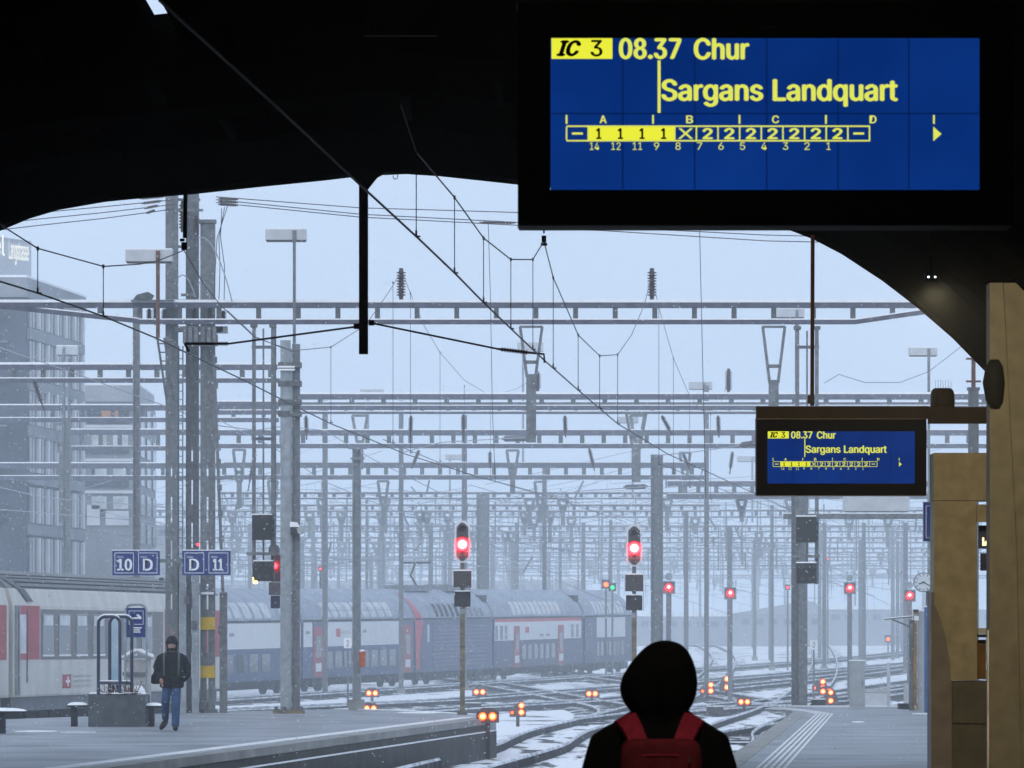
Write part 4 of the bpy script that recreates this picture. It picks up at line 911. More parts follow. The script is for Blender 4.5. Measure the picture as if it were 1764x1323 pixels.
# small trackside signs and equipment
def track_sign(px, py, w, h, d, body, label):
    t = thing('track_sign', label, 'sign', (X(px, d), d, gz(d)))
    s = d/FPX
    MB().box(X(px, d)-w*s/2, X(px, d)+w*s/2, d, d+0.02, Z(py, d)-h*s/2, Z(py, d)+h*s/2).build('plate', 'signtext', t)
    if body: text(body, (X(px, d)-w*s*0.17, X(px, d)+w*s*0.17, Z(py, d)-h*s*0.33, Z(py, d)+h*s*0.33), d-0.004, 'lettering', 'signal', t)
    MB().box(X(px, d)-0.03, X(px, d)+0.03, d+0.03, d+0.07, gz(d), Z(py, d)-h*s*0.4).build('post', 'galv', t)
track_sign(599, 1108, 13, 17, 172, '2', 'white plate numbered 2 left of the pale mast')
track_sign(1402, 1111, 13, 16, 205, '0', 'white plate numbered 0 right of the twin mast')
for px, py, d, lab in ((1410, 1172, 148, 'small dark relay box right of the twin mast foot'), (815, 1208, 200, 'low switch box right of the left main signal'), (1232, 1205, 190, 'low grey switch box under the three lamp dwarf signal')):
    t = thing('switch_box', lab, 'switch machine', (X(px, d), d, gz(d)))
    w = 0.36 if d < 150 else 0.55
    MB().box(X(px, d)-w/2, X(px, d)+w/2, d, d+0.4, gz(d)+0.08, gz(d)+(1.0 if d < 150 else 0.34)).build('case', 'signalbox', t)
    MB().box(X(px, d)-w/2, X(px, d)+w/2, d, d+0.4, gz(d)+(1.002 if d < 150 else 0.342), gz(d)+(1.03 if d < 150 else 0.37)).build('snow_cap', 'snow', t)
    MB().box(X(px, d)-w/4, X(px, d)+w/4, d+0.1, d+0.3, gz(d), gz(d)+0.08).build('foot', 'kerb', t)

# ------------------------------------------------------------------ trains
class Car:
    def __init__(s, name, label, k, d0, xs, L, zr, prof, group, pitch=0.0):
        s.k = k; s.n = math.hypot(k, 1); s.d0 = d0; s.prof = prof; s.L = L
        s.t = thing(name, label, 'train car', (xs, d0, zr), group, math.atan2(1, k)); s.t.rotation_euler[1] = -pitch
        s.a = -s.k*0
    def off(s, z):
        for (z0, o0), (z1, o1) in zip(s.prof[:-1], s.prof[1:]):
            if z0 <= z <= z1: return o0+(o1-o0)*(z-z0)/(z1-z0)
        return s.prof[-1][1]
    def shell(s, z0, z1, name, m, x0=0.0, x1=None, hw=1.4):
        x1 = s.L if x1 is None else x1
        zs = [z0]+[z for z, o in s.prof if z0 < z < z1]+[z1]
        ring = [(s.off(z), z) for z in zs]+[(2*hw-s.off(z), z) for z in reversed(zs)]
        mb = MB(); n = len(ring)
        mb.add([(x0, y, z) for y, z in ring]+[(x1, y, z) for y, z in ring], [tuple(range(n)), tuple(reversed(range(n, 2*n)))]+[(i, n+i, n+(i+1) % n, (i+1) % n) for i in range(n)])
        return mb.build(name, m, s.t, local=True)
    def strip(s, x0, x1, z0, z1, name, m, proud=0.012, par=None, skew=0.0):
        zs = [z0]+[z for z, o in s.prof if z0 < z < z1]+[z1]; mb = MB()
        rows = []
        for z in zs:
            kx = skew*(z-z0)
            rows.append([(x0+kx, s.off(z)-proud, z), (x1+kx, s.off(z)-proud, z), (x1+kx, s.off(z)+0.01, z), (x0+kx, s.off(z)+0.01, z)])
        vs = [p for r in rows for p in r]; fs = [(0, 1, 2, 3), tuple(reversed([len(vs)-4+i for i in range(4)]))]
        for i in range(len(rows)-1):
            for j in range(4): q = i*4; fs.append((q+j, q+(j+1) % 4, q+4+(j+1) % 4, q+4+j))
        mb.add(vs, fs); return mb.build(name, m, par or s.t, local=True)
    def bogie(s, x):
        mb = MB().box(x-1.7, x+1.7, 0.10, 0.4, 0.36, 0.575); mb.box(x-0.45, x+0.45, 0.02, 0.3, 0.18, 0.57)
        for dx in (-1.2, 1.2): mb.box(x+dx-0.3, x+dx+0.3, 0.05, 0.3, 0.2, 0.57)
        b = mb.build('bogie', 'under', s.t, local=True)
        for dx in (-1.1, 1.1):
            w = MB().disc((x+dx, 0.44), 0.44, 0.42, 0.58, 18); w.build('wheel', 'under', b, local=True)
            MB().disc((x+dx, 0.44), 0.17, 0.38, 0.419, 12).build('axle_box', 'signalbox', b, local=True)
# double-deck commuter train
KD = 0.226
def dd(px): return 63.83/(KD-(px-CX)/FPX)
def xd(d): return -11.4+KD*(d-232)
PROF = [(0.3, 0.06), (0.6, 0.0), (2.95, 0.0), (3.25, 0.06), (3.6, 0.22), (3.95, 0.52), (4.2, 0.9), (4.33, 1.2), (4.38, 1.4)]
def ddcar(px0, px1, label, name='double_deck_coach', body='dpzblue'):
    d0, d1 = dd(px0), dd(px1); n = math.hypot(KD, 1); L = (d1-d0)*n
    zr = gz(d0)+RAIL; pitch = math.atan2(gz(d1)-gz(d0), L)
    c = Car(name, label, KD, d0, xd(d0), L, zr, PROF, 'double deck train crossing the yard', pitch)
    c.at = lambda px: (dd(px)-d0)*n
    c.shell(0.58, 2.949, 'body', body); c.shell(2.951, 4.38, 'roof', 'dpzroof')
    for x in (min(3.2, L*0.2), L-min(3.2, L*0.2)): c.bogie(x)
    MB().box(L*0.08, L*0.92, 0.3, 2.5, 0.24, 0.579).build('equipment_skirt', 'under', c.t, local=True)
    c.strip(0.05, L-0.05, 2.965, 3.05, 'gutter', 'under', 0.03)
    return c
def upper_windows(c, pxs, z0=3.14, z1=3.78, skew=-0.1):
    for a, b in pxs:
        w = c.strip(c.at(a), c.at(b), z0, z1, 'upper_window', 'paleglass', 0.012, None, skew)
def lower_windows(c, pxs, z0=0.95, z1=1.68):
    for a, b in pxs: c.strip(c.at(a), c.at(b), z0, z1, 'window', 'glass', 0.012)
def door(c, a, b, red=True):
    d = c.strip(c.at(a), c.at(b), 0.62, 2.75, 'door', 'coachred', 0.016)
    m = (c.at(a)+c.at(b))/2; w = (c.at(b)-c.at(a))
    MB().box(m-w*0.3, m+w*0.3, -0.03, -0.018, 0.85, 1.2).build('sticker', 'signtext', d, local=True)
    MB().box(m-w*0.28, m+w*0.28, -0.03, -0.018, 1.45, 2.35).build('pane', 'glass', d, local=True)
    return d
car0 = ddcar(285, 519, 'leading double deck coach between the triple masts and double mast')
car0.strip(car0.at(300), car0.at(518), 1.9, 2.94, 'white_panel', 'dpzwhite', 0.008)
upper_windows(car0, [(390+i*17, 402+i*17) for i in range(5)] + [(486, 500)])
lower_windows(car0, [(388+i*21, 402+i*21) for i in range(4)])
MB().box(car0.at(395), car0.at(403), -0.02, -0.009, 2.42, 2.56).build('notice', 'greytext', car0.t, local=True)
car1 = ddcar(522, 713, 'double deck coach with two red doors left of the red stripe')
car1.strip(car1.at(523), car1.at(538), 1.9, 2.94, 'white_panel', 'dpzwhite', 0.008); car1.strip(car1.at(557), car1.at(694), 1.9, 2.94, 'white_panel', 'dpzwhite', 0.008)
door(car1, 540, 556); door(car1, 695, 709)
upper_windows(car1, [(562+i*13.2, 572+i*13.2) for i in range(9)]); lower_windows(car1, [(562+i*15.5, 573+i*15.5) for i in range(8)])
for a, b in ((562, 617), (622, 683)): car1.strip(car1.at(a), car1.at(b), 3.42, 3.46, 'window_bar', 'dpzroof', 0.02)
MB().box(car1.at(579), car1.at(586), -0.02, -0.009, 2.3, 2.65).build('red_emblem', 'dpzred', car1.t, local=True)
text('SBB CFF FFS', (car1.at(588), car1.at(604), 2.42, 2.55), -0.012, 'lettering', 'greytext', car1.t, local=True)
for p in (530, 628): MB().box(car1.at(p-3), car1.at(p+3), -0.02, -0.009, 2.45, 2.58).build('notice', 'greytext', car1.t, local=True)
loco = ddcar(715, 848, 'dark blue double deck locomotive with a curved red stripe', 'double_deck_locomotive', 'dpzblue')
zs = [(0.7, 717, 720), (1.3, 716, 720.5), (1.9, 715.5, 722), (2.4, 715.2, 725), (2.95, 715.2, 726.5), (3.25, 715.4, 724), (3.6, 715.5, 720), (3.95, 715.6, 717), (4.2, 715.5, 716.2)]
mb = MB(); vs = []
for z, a, b in zs:
    q = loco.off(z)-0.02; vs += [(loco.at(a), q, z), (loco.at(b)+0.25, q, z)]
mb.add(vs, [(2*i, 2*i+1, 2*i+3, 2*i+2) for i in range(len(zs)-1)]); mb.build('red_stripe', 'dpzred', loco.t, local=True)
mb = MB(); vs = []
for z, a, b in zs[4:]:
    q = loco.off(z)-0.018; vs += [(loco.at(a)-0.9*(z-2.95), q-0.004, z), (loco.at(b)+0.25-0.9*(z-2.95)*0.5, q-0.004, z)]
loco.strip(loco.at(736), loco.at(739.5), 1.95, 2.75, 'cab_window', 'paleglass', 0.014)
loco.strip(loco.at(727), loco.at(735), 0.62, 2.7, 'cab_door', 'dpzviolet', 0.010)
pan = loco.strip(loco.at(746), loco.at(838), 0.75, 2.85, 'grille_panel', 'dpzviolet', 0.010)
for i in range(11): loco.strip(loco.at(747), loco.at(837), 0.85+i*0.18, 0.89+i*0.18, 'grille_slat', 'dpzgrille', 0.028, pan)
for i in range(5): loco.strip(loco.at(752+i*9), loco.at(757+i*9), 3.1, 3.7, 'roof_vent', 'under', 0.012)
for i in range(4): loco.strip(loco.at(802+i*9), loco.at(808+i*9), 3.1, 3.5, 'roof_vent', 'skirt', 0.012)
MB().box(2, 7, 0.9, 1.9, 4.3, 4.55).build('roof_box', 'skirt', loco.t, local=True); MB().box(10, 14.5, 0.8, 2.0, 4.3, 4.6).build('roof_box', 'skirt', loco.t, local=True)
pg = MB(); pg.tube([(6.2, 1.4, 4.5), (4.9, 1.4, 5.0), (5.8, 1.4, 5.55)], 0.05, 6); pg.box(5.6, 6.0, 0.7, 2.1, 5.55, 5.65); pg.build('pantograph', 'under', loco.t, local=True)
car2 = ddcar(851, 1004, 'double deck coach with two narrow red doors right of the locomotive', body='dpzviolet')
car2.strip(car2.at(852.5), car2.at(1001), 1.9, 2.94, 'white_panel', 'dpzwhite', 0.008)
car2.strip(car2.at(853), car2.at(1002), 2.80, 2.945, 'red_line', 'dpzred', 0.011)
def ndoor(c, a, b):
    d = c.strip(c.at(a), c.at(b), 0.55, 2.6, 'door', 'coachred', 0.018); m = (c.at(a)+c.at(b))/2; w = c.at(b)-c.at(a)
    MB().box(m-w*0.35, m+w*0.35, -0.034, -0.02, 0.8, 1.15).build('sticker', 'signtext', d, local=True)
    MB().box(m-w*0.25, m+w*0.25, -0.034, -0.02, 1.4, 2.2).build('pane', 'glass', d, local=True)
ndoor(car2, 885, 895); ndoor(car2, 961, 971)
for p in (851.8, 860, 868, 982, 991): car2.strip(car2.at(p+1.5), car2.at(p+6), 1.95, 2.62, 'window', 'glass', 0.015)
upper_windows(car2, [(885+i*8.5, 891+i*8.5) for i in range(10)], skew=0.3)
lower_windows(car2, [(900+i*10, 906+i*10) for i in range(6)])
MB().box(car2.at(905), car2.at(911), -0.02, -0.0125, 2.25, 2.55).build('red_emblem', 'dpzred', car2.t, local=True)
for p in (933, 944): MB().box(car2.at(p-3), car2.at(p+3), -0.02, -0.0125, 2.05, 2.18).build('notice', 'greytext', car2.t, local=True)
for c, x in ((car2, car2.L-0.9), (car0, car0.L-0.5)): c.shell(2.0, 4.4, 'gangway', 'under', x, x+0.75) if False else None
car3 = ddcar(1008, 1089, 'last pale double deck coach fading behind the right signal', body='dpzviolet')
car3.strip(car3.at(1028), car3.at(1077), 1.9, 2.94, 'white_panel', 'dpzwhite', 0.008)
upper_windows(car3, [(1026+i*6.5, 1030+i*6.5) for i in range(8)], skew=0.4); lower_windows(car3, [(1028+i*7, 1032.5+i*7) for i in range(7)])
MB().box(-1.0, -0.02, 0.35, 2.45, 0.5, 4.1).build('gangway', 'under', car3.t, local=True); MB().box(-1.0, -0.02, 0.35, 2.45, 0.5, 4.1).build('gangway', 'under', car1.t, local=True); MB().box(-0.9, -0.02, 0.35, 2.45, 0.5, 4.1).build('gangway', 'under', car2.t, local=True)

# cream express coach at the left platform
KE = 0.153
def ee(px): return -33.87/((px-CX)/FPX-KE)
def xe(d): return -12.3+KE*(d-141)
PE = [(0.7, 0.08), (1.0, 0.0), (3.2, 0.0), (3.6, 0.10), (3.85, 0.35), (4.02, 0.75), (4.1, 1.4)]
def coach(px0, px1, label):
    d0, d1 = ee(px0), ee(px1); n = math.hypot(KE, 1); L = (d1-d0)*n
    c = Car('express_coach', label, KE, d0, xe(d0), L, gz(150)+RAIL, PE, 'cream express train at the left')
    c.at = lambda px: (ee(px)-d0)*n
    c.shell(0.95, 3.3, 'body', 'cream'); c.shell(3.301, 3.62, 'cornice', 'cream'); c.shell(3.621, 4.1, 'roof', 'coachroof')
    for z in (3.66, 3.78, 3.88, 3.96): c.strip(0.6, L-0.6, z, z+0.025, 'roof_rib', 'under', 0.02)
    MB().box(0.3, L-0.3, 0.12, 2.68, 0.60, 0.949).build('skirt', 'skirt', c.t, local=True)
    c.bogie(3.3); c.bogie(L-3.3)
    MB().box(6, L-6, 0.3, 2.5, 0.2, 0.599).build('underframe_box', 'under', c.t, local=True)
    return c
ca = coach(22, 384, 'cream express coach with a red door behind the planter')
ca.strip(ca.at(70), ca.at(281), 1.86, 3.12, 'window_band', 'coachband', 0.008)
for a, b in ((73, 92), (101, 121), (131, 150), (160, 180), (190, 208), (217, 235), (244, 262)):
    w = ca.strip(ca.at(a), ca.at(b), 2.0, 3.02, 'window', 'glass', 0.014)
    ca.strip(ca.at(a+1.5), ca.at(b-1.5), 2.72, 2.97, 'vent_pane', 'paleglass', 0.022, w)
    ca.strip(ca.at(a), ca.at(b), 1.94, 1.99, 'sill', 'snow', 0.03, w)
d = ca.strip(ca.at(29), ca.at(68), 1.87, 3.2, 'door', 'coachred', 0.010)
ca.strip(ca.at(33.5), ca.at(44), 2.02, 2.98, 'pane', 'paleglass', 0.02, d); ca.strip(ca.at(46), ca.at(47), 1.3, 3.1, 'edge_line', 'galv_dark', 0.02, d)
d = ca.strip(ca.at(284), ca.at(300), 1.87, 3.2, 'door', 'coachred', 0.010); d = ca.strip(ca.at(350), ca.at(381), 1.87, 3.2, 'door', 'coachred', 0.010)
for p in (26, 30.5): ca.strip(ca.at(p), ca.at(p+1.4), 1.0, 3.2, 'handrail', 'galv_pale', 0.05)
em = MB().box(ca.at(108), ca.at(122), -0.012, -0.004, 1.13, 1.48).build('red_emblem', 'coachred', ca.t, local=True)
MB().box(ca.at(112.5), ca.at(120), -0.016, -0.0125, 1.27, 1.34).build('emblem_bar', 'signtext', em, local=True); MB().box(ca.at(115.5), ca.at(117.5), -0.0165, -0.013, 1.18, 1.43).build('emblem_bar', 'signtext', em, local=True)
for i in range(3): text('SBB CFF FFS', (ca.at(125.5), ca.at(157), 1.39-0.125*i, 1.46-0.125*i), -0.006, 'lettering', 'greytext', ca.t, local=True)
mb = MB(); q = []
for z in (3.3, 3.6, 3.85, 4.02, 4.1): q += [(ca.at(47)-1.9*(z-3.3)*1.1, ca.off(z)-0.03, z), (ca.at(58)-1.9*(z-3.3)*1.1, ca.off(z)-0.03, z)]
mb.add(q, [(2*i, 2*i+1, 2*i+3, 2*i+2) for i in range(4)]); mb.build('roof_end_trim', 'galv_dark', ca.t, local=True)
cb = coach(-240, 15, 'cream express coach end cut by the left picture edge')
cb.strip(cb.at(-15), cb.at(11), 1.87, 3.2, 'door', 'coachred', 0.010); cb.strip(cb.at(-150), cb.at(-20), 1.86, 3.12, 'window_band', 'coachband', 0.008)
MB().box(cb.L+0.02, cb.L+0.75, 0.5, 2.3, 0.9, 3.6).build('gangway', 'under', cb.t, local=True)

# ------------------------------------------------------------------ buildings at the left
KB = 0.2
def building_side(t, d0, x0, k, L, ztop, floors, z0, nbay, m_wall, pier, glass, parapet):
    n = math.hypot(k, 1); ang = math.atan2(1, k)
    def fr(p): return Vector((x0+(p.x*k+p.y*-1.0)/n, d0+(p.x*1.0+p.y*k)/n, p.z))
    return fr
t = thing('office_building', 'dark office block with pale window piers at the left edge', 'building', (-20.5, 236, gz(236)))
d0 = 236.0; xc = X(45, d0)                                        # corner between the front wall and the receding side
xl = X(-260, d0); d1 = 250.0; x1 = X(143, d1)
fz = lambda y: Z(y, d0)
wall = MB().slab([(xl, d0), (xc, d0), (x1, d1), (x1-14, d1+8), (xl, d1+8)], gz(d0)-0.3, fz(512)); wall.build('wall', 'brick', t)
MB().slab([(xl-0.1, d0-0.15), (xc+0.05, d0-0.15), (x1+0.15, d1-0.1), (x1-14, d1+8.2), (xl, d1+8.2)], fz(511.8), fz(478)).build('parapet', 'facade', t)
MB().slab([(xl-0.1, d0-0.15), (xc+0.05, d0-0.15), (x1+0.15, d1-0.1), (x1-14, d1+8.2), (xl, d1+8.2)], fz(477.8), fz(474)).build('roof_snow', 'snow', t)
sd = Vector((x1-xc, d1-d0, 0)); sl_ = sd.length; sd.normalize(); nn = Vector((sd.y, -sd.x, 0))
def sidebox(a, b, z0, z1, pr, nm, m, par):
    p = Vector((xc, d0, 0)); q = MB(); c = [p+sd*a-nn*0.05, p+sd*b-nn*0.05, p+sd*b+nn*pr, p+sd*a+nn*pr]
    return q.slab([(v.x, v.y) for v in c], z0, z1).build(nm, m, par)
rows_ = [(514, 562), (585, 650), (668, 730), (752, 812), (838, 900), (925, 985)]
for i, (ya, yb) in enumerate(rows_):
    sidebox(0.2, sl_-0.1, fz(yb+21), fz(yb+2), 0.10, 'floor_band', 'facade', t)
    for j in range(6):
        a = 0.7+j*2.2
        w = sidebox(a, a+1.65, fz(yb), fz(ya), 0.02, 'window', 'winglass', t)
        sidebox(a+1.652, a+2.05, fz(yb), fz(ya), 0.14, 'pier', 'winframe', w)
        sidebox(a+0.75, a+0.88, fz(yb), fz(ya), 0.06, 'mullion', 'winframe', w)
for i, y in enumerate((530, 590, 660, 735, 800, 880)):
    MB().box(X(-60, d0), X(12, d0), d0-0.12, d0-0.02, fz(y+22), fz(y)).build('window', 'winglass', t)
    MB().box(X(-60, d0), X(12, d0), d0-0.2, d0-0.02, fz(y-0.2), fz(y-3)).build('lintel', 'facade', t)
# hotel with lit letters
t = thing('hotel_building', 'pale tower with lit rooftop lettering behind the dark office block', 'building', (-34, 372, gz(372)))
d0 = 372.0; xh = X(-240, 352); xe_ = X(54, d0)
poly = [(xh, 352), (xe_, d0), (xe_-6, d0+14), (xh-6, 352+14)]
MB().slab(poly, gz(d0)-0.5, Z(421, d0)).build('wall', 'facade_pale', t)
pt = Z(414, d0)
# the roof line runs level: it drops to the right only by distance
MB().slab(poly, Z(421, d0)+0.01, Z(415.5, d0)).build('parapet', 'facade', t)
hd = Vector((xe_-xh, d0-352, 0)); hl = hd.length; hd.normalize(); hn = Vector((hd.y, -hd.x, 0))
def hfr(p): return Vector((xh, 352, 0))+hd*p.x+hn*(-p.y)+Vector((0, 0, p.z))
text('hotel', (hl-7.7, hl-3.65, Z(447, d0), Z(411, d0)), -0.05, 'sign_letters', 'letters', t, 0.0, frame=hfr)
text('Langstrasse', (hl-3.1, hl-0.45, Z(460, d0), Z(418, d0)), -0.05, 'sign_letters', 'letters', t, 0.0, frame=hfr)
for i in range(8):
    for j in range(10): 
        a = hl-1.0-j*1.1-0.8
        q = MB(); c = [hfr(Vector((a, 0.0, 0))), hfr(Vector((a+0.7, 0.0, 0))), hfr(Vector((a+0.7, -0.05, 0))), hfr(Vector((a, -0.05, 0)))]
        q.slab([(v.x, v.y) for v in c], gz(d0)+2.0+i*2.3, gz(d0)+3.5+i*2.3).build('window', 'winglass', t)
# small building with one orange window
t = thing('office_building', 'lower pale building with one orange lit window left of the masts', 'building', (-18.4, 272, gz(272)))
d0 = 272.0
def B(x0, x1, y0, y1, nm, m, f=0.0, th=0.1, par=None): return MB().box(X(x0, d0), X(x1, d0), d0-f-th, d0-f, Z(y1, d0), Z(y0, d0)).build(nm, m, par or t)
MB().slab([(X(130, d0), d0), (X(238, d0), d0), (X(268, 284), 284), (X(268, 284)-5, 298), (X(130, d0), 298)], gz(d0)-0.3, Z(692, d0)).build('wall', 'facade', t)
MB().slab([(X(128, d0), d0-0.1), (X(238, d0)+0.05, d0-0.1), (X(266, 284), 284), (X(266, 284)-5, 298), (X(128, d0), 298)], Z(691.8, d0), Z(664, d0)).build('attic', 'facade_pale', t)
MB().slab([(X(128, d0), d0-0.1), (X(238, d0)+0.05, d0-0.1), (X(266, 284), 284), (X(266, 284)-5, 298), (X(128, d0), 298)], Z(663.8, d0), Z(661, d0)).build('roof_snow', 'snow', t)
B(150, 222, 702, 730, 'window', 'winglass'); B(176, 204, 704, 724, 'lit_window', 'litwin', 0.102, 0.03)
for y in (745, 802, 855): 
    for x in (158, 195): B(x, x+26, y, y+22, 'window', 'paleglass')
for y in (732, 790, 845): B(146, 232, y, y+5, 'sill_band', 'winframe', 0.0, 0.15)
for y in (770, 828, 880): B(146, 222, y, y+12, 'dark_band', 'brick', 0.0, 0.06)
B(150, 172, 870, 905, 'window', 'winframe'); B(182, 222, 880, 905, 'window', 'winframe')
for i in range(5):
    a = Vector((X(238, d0), d0, 0)); b = Vector((X(268, 284), 284, 0)); u = (b-a).normalized(); nv = Vector((u.y, -u.x, 0))
    for j in range(3):
        p = a+u*(1.0+j*4.2); q = p+u*2.4
        MB().slab([(p.x, p.y), (q.x, q.y), ((q+nv*0.06).x, (q+nv*0.06).y), ((p+nv*0.06).x, (p+nv*0.06).y)], Z(735+50*i, d0), Z(700+50*i, d0)).build('window', 'winglass', t)
# misty blocks on the skyline
for (x0, x1, y0, d, lab, rf) in ((1000, 1300, 1062, 560, 'long low misty shed behind the square red signals', 0), (1270, 1420, 1058, 540, 'misty shed with a sloping roof left of the twin mast', 22), (1400, 1720, 1050, 600, 'low misty block behind the grey cabinet', 0), (380, 1010, 1000, 620, 'grey misty block behind the double deck train', 0), (-120, 300, 905, 420, 'grey misty block between the left buildings and the train', 0)):
    t = thing('far_building', lab, 'building', (X((x0+x1)/2, d), d, gz(d)))
    MB().box(X(x0, d), X(x1, d), d, d+14, gz(d)-0.3, Z(y0, d)).build('wall', 'farblock', t)
    if rf: MB().prism([(X(x0-8, d), Z(y0-0.5, d)), (X(x1+8, d), Z(y0-0.5, d)), (X(x1-20, d), Z(y0-rf, d)), (X(x1-35, d), Z(y0-rf, d))], d-0.3, d+14.3).build('roof', 'farblock', t)
    else: MB().box(X(x0, d)-0.2, X(x1, d)+0.2, d-0.2, d+14.2, Z(y0, d)+0.01, Z(y0, d)+0.4).build('roof_snow', 'snow', t)
    q = MB()
    for k in range(int((x1-x0)/24)): q.box(X(x0+8+k*24, d), X(x0+22+k*24, d), d-0.04, d-0.001, Z(y0+18, d), Z(y0+8, d))
    tag(q.build('window', 'winglass', t), kind='stuff')

# ------------------------------------------------------------------ overhead wires
HC = 3.66                                                         # contact wire above the eye
def dc(py): return HC*FPX/(HY-py)
def overhead(name, label, pts, r, m='wire', drops=(), extra=(), group=None, mess=None, insulators=(), cat='overhead wire'):
    t = thing(name, label, cat, pts[0], group)
    MB().tube(pts, r, 5).build('contact_wire' if drops else 'line', m, t)
    if mess: MB().tube(mess, r*0.75, 5).build('messenger_wire', m, t)
    if drops:
        for a, b, th in drops:
            MB().tube([a, b], th, 4).build('dropper', m, t)
            MB().cbox(a, th*5, th*4, th*9).build('clamp', m, t); c = MB(); c.cbox(b+Vector((0, 0, 0.03)), th*4, th*4, th*11); c.cbox(b+Vector((th*3, 0, 0.0)), th*11, th*3, th*3.5); c.build('clamp', m, t)
    for p, q, rr in insulators:
        g = MB(); insul(g, p, q, rr, 9); g.build('insulator', 'insul', t)
    return t
# right track wire, entering at the top left
cp = [(275, 0), (300, 24), (480, 187), (620, 318), (720, 410), (783, 470), (833, 521), (880, 566), (937, 620), (996, 672), (1064, 730), (1140, 790), (1230, 818), (1300, 850), (1430, 900)]
con = [P(a, b, dc(b)) for a, b in cp[:11]]+[P(1150, 782, 112), P(1230, 818, 126), P(1310, 855, 145), P(1420, 905, 178)]
def cy_at(px):
    for (a, b), (c, e) in zip(cp[:-1], cp[1:]):
        if a <= px <= c: return b+(e-b)*(px-a)/(c-a)
dr = []; ms = []
for px, yt in ((717, 262), (783, 340), (833, 410), (880, 447), (918, 447)): yb = cy_at(px); ms.append(P(px, yt, dc(yb))); dr.append((P(px, yt, dc(yb)), P(px, yb, dc(yb)), 0.0045))
ms = [P(690, 180, dc(380))]+ms+[P(937, 416, 75.3)]
for px, yt in ((953, 478), (996, 577), (1033, 613), (1064, 611)): yb = cy_at(px); ms.append(P(px, yt, dc(yb))); dr.append((P(px, yt, dc(yb)), P(px, yb, dc(yb)), 0.005))
ms += [P(1088, 577, 112), P(1110, 525, 124), P(1121, 480, G1+0.1)]
overhead('overhead_wire', 'thick contact wire slanting from top left past the hanging post to the right', con, 0.0105, 'wire', dr, mess=ms)
t = thing('insulator_hanger', 'hanging insulator with shackle just under the large board', 'insulator', P(937, 420, 75.3))
g = MB(); insul(g, P(937, 330, 75.3), P(937, 402, 75.3), 0.025, 6); g.build('insulator', 'insul', t)
MB().cbox(P(937, 412, 75.3), 0.06, 0.05, 0.09).build('shackle', 'wire', t); MB().cbox(P(937, 421, 75.3), 0.085, 0.05, 0.035).build('clamp', 'wire', t)
# span beyond the nearest gantry
ms = [P(1124, 480, G1+0.1), P(1135, 530, 140), P(1160, 617, 152), P(1188, 682, 165), P(1205, 703, 176), P(1224, 714, 186), P(1240, 700, 200), P(1256, 650, 183.2)]
dr = [(P(px, yt, d), P(px, yb, d), 0.006) for px, yt, yb, d in ((1135, 530, 800, 140), (1160, 617, 815, 152), (1188, 682, 840, 165), (1224, 714, 860, 186))]
overhead('overhead_wire', 'thin messenger wire dipping right of the standing insulator on the nearest gantry', [P(1140, 800, 140), P(1260, 850, 186), P(1420, 905, 230)], 0.010, 'wire', dr, mess=ms)
# left track wire
cl_ = [(0, 485), (65, 505), (178, 545), (270, 583), (330, 612), (420, 655), (505, 698), (570, 730), (640, 758), (700, 783), (830, 823)]
con = [P(a, b, dc(b)) for a, b in cl_[:10]]+[P(830, 823, 140), P(960, 860, 180), P(1080, 900, 230)]
con = [P(-80, 458, dc(458))]+con
ms = [P(-60, 340, dc(465)), P(10, 393, dc(488)), P(65, 428, dc(505)), P(178, 459, dc(545)), P(240, 455, 71), P(270, 450, 73), P(317, 431, 75.5), P(350, 488, 80), P(382, 528, 86), P(440, 582, 96), P(505, 604, 104), P(570, 598, 113), P(630, 560, 122), P(672, 500, 128), P(690, 470, G1+0.1)]
dr = [(P(px, yt, dc(yb)), P(px, yb, dc(yb)), 0.005) for px, yt, yb in ((65, 428, 505), (178, 459, 545))]+[(P(570, 598, 113), P(570, 728, 113), 0.005)]
overhead('overhead_wire', 'contact wire with droppers descending from the left edge below the arch', con, 0.0105, 'wire', dr, mess=ms)
t = thing('insulator_hanger', 'black hanging insulator in front of the triple masts', 'insulator', P(318, 432, 75.6))
MB().tube([P(319.5, 330, 75.6), P(318.5, 410, 75.6)], 0.028, 8).build('rod', 'black', t)
MB().cbox(P(317.5, 424, 75.6), 0.075, 0.06, 0.1).build('shackle', 'black', t); MB().box(X(310, 75.6), X(318, 75.6), 75.58, 75.62, Z(416, 75.6), Z(411, 75.6)).build('lug', 'black', t)
ms = [P(693, 470, G1+0.1), P(707, 505, 138), P(730, 560, 148), P(758, 607, 160), P(800, 655, 175), P(845, 682, 190), P(890, 670, 200), P(926, 648, 183)]
dr = [(P(px, yt, d), P(px, yb, d), 0.006) for px, yt, yb, d in ((677, 487, 762, 131), (707, 505, 780, 138), (758, 607, 795, 160), (800, 665, 815, 175), (845, 682, 826, 190))]
overhead('overhead_wire', 'thin messenger wire dipping right of the insulator behind the hanging post', [P(660, 757, 131), P(800, 815, 175), P(1000, 868, 230)], 0.010, 'wire', dr, mess=ms)
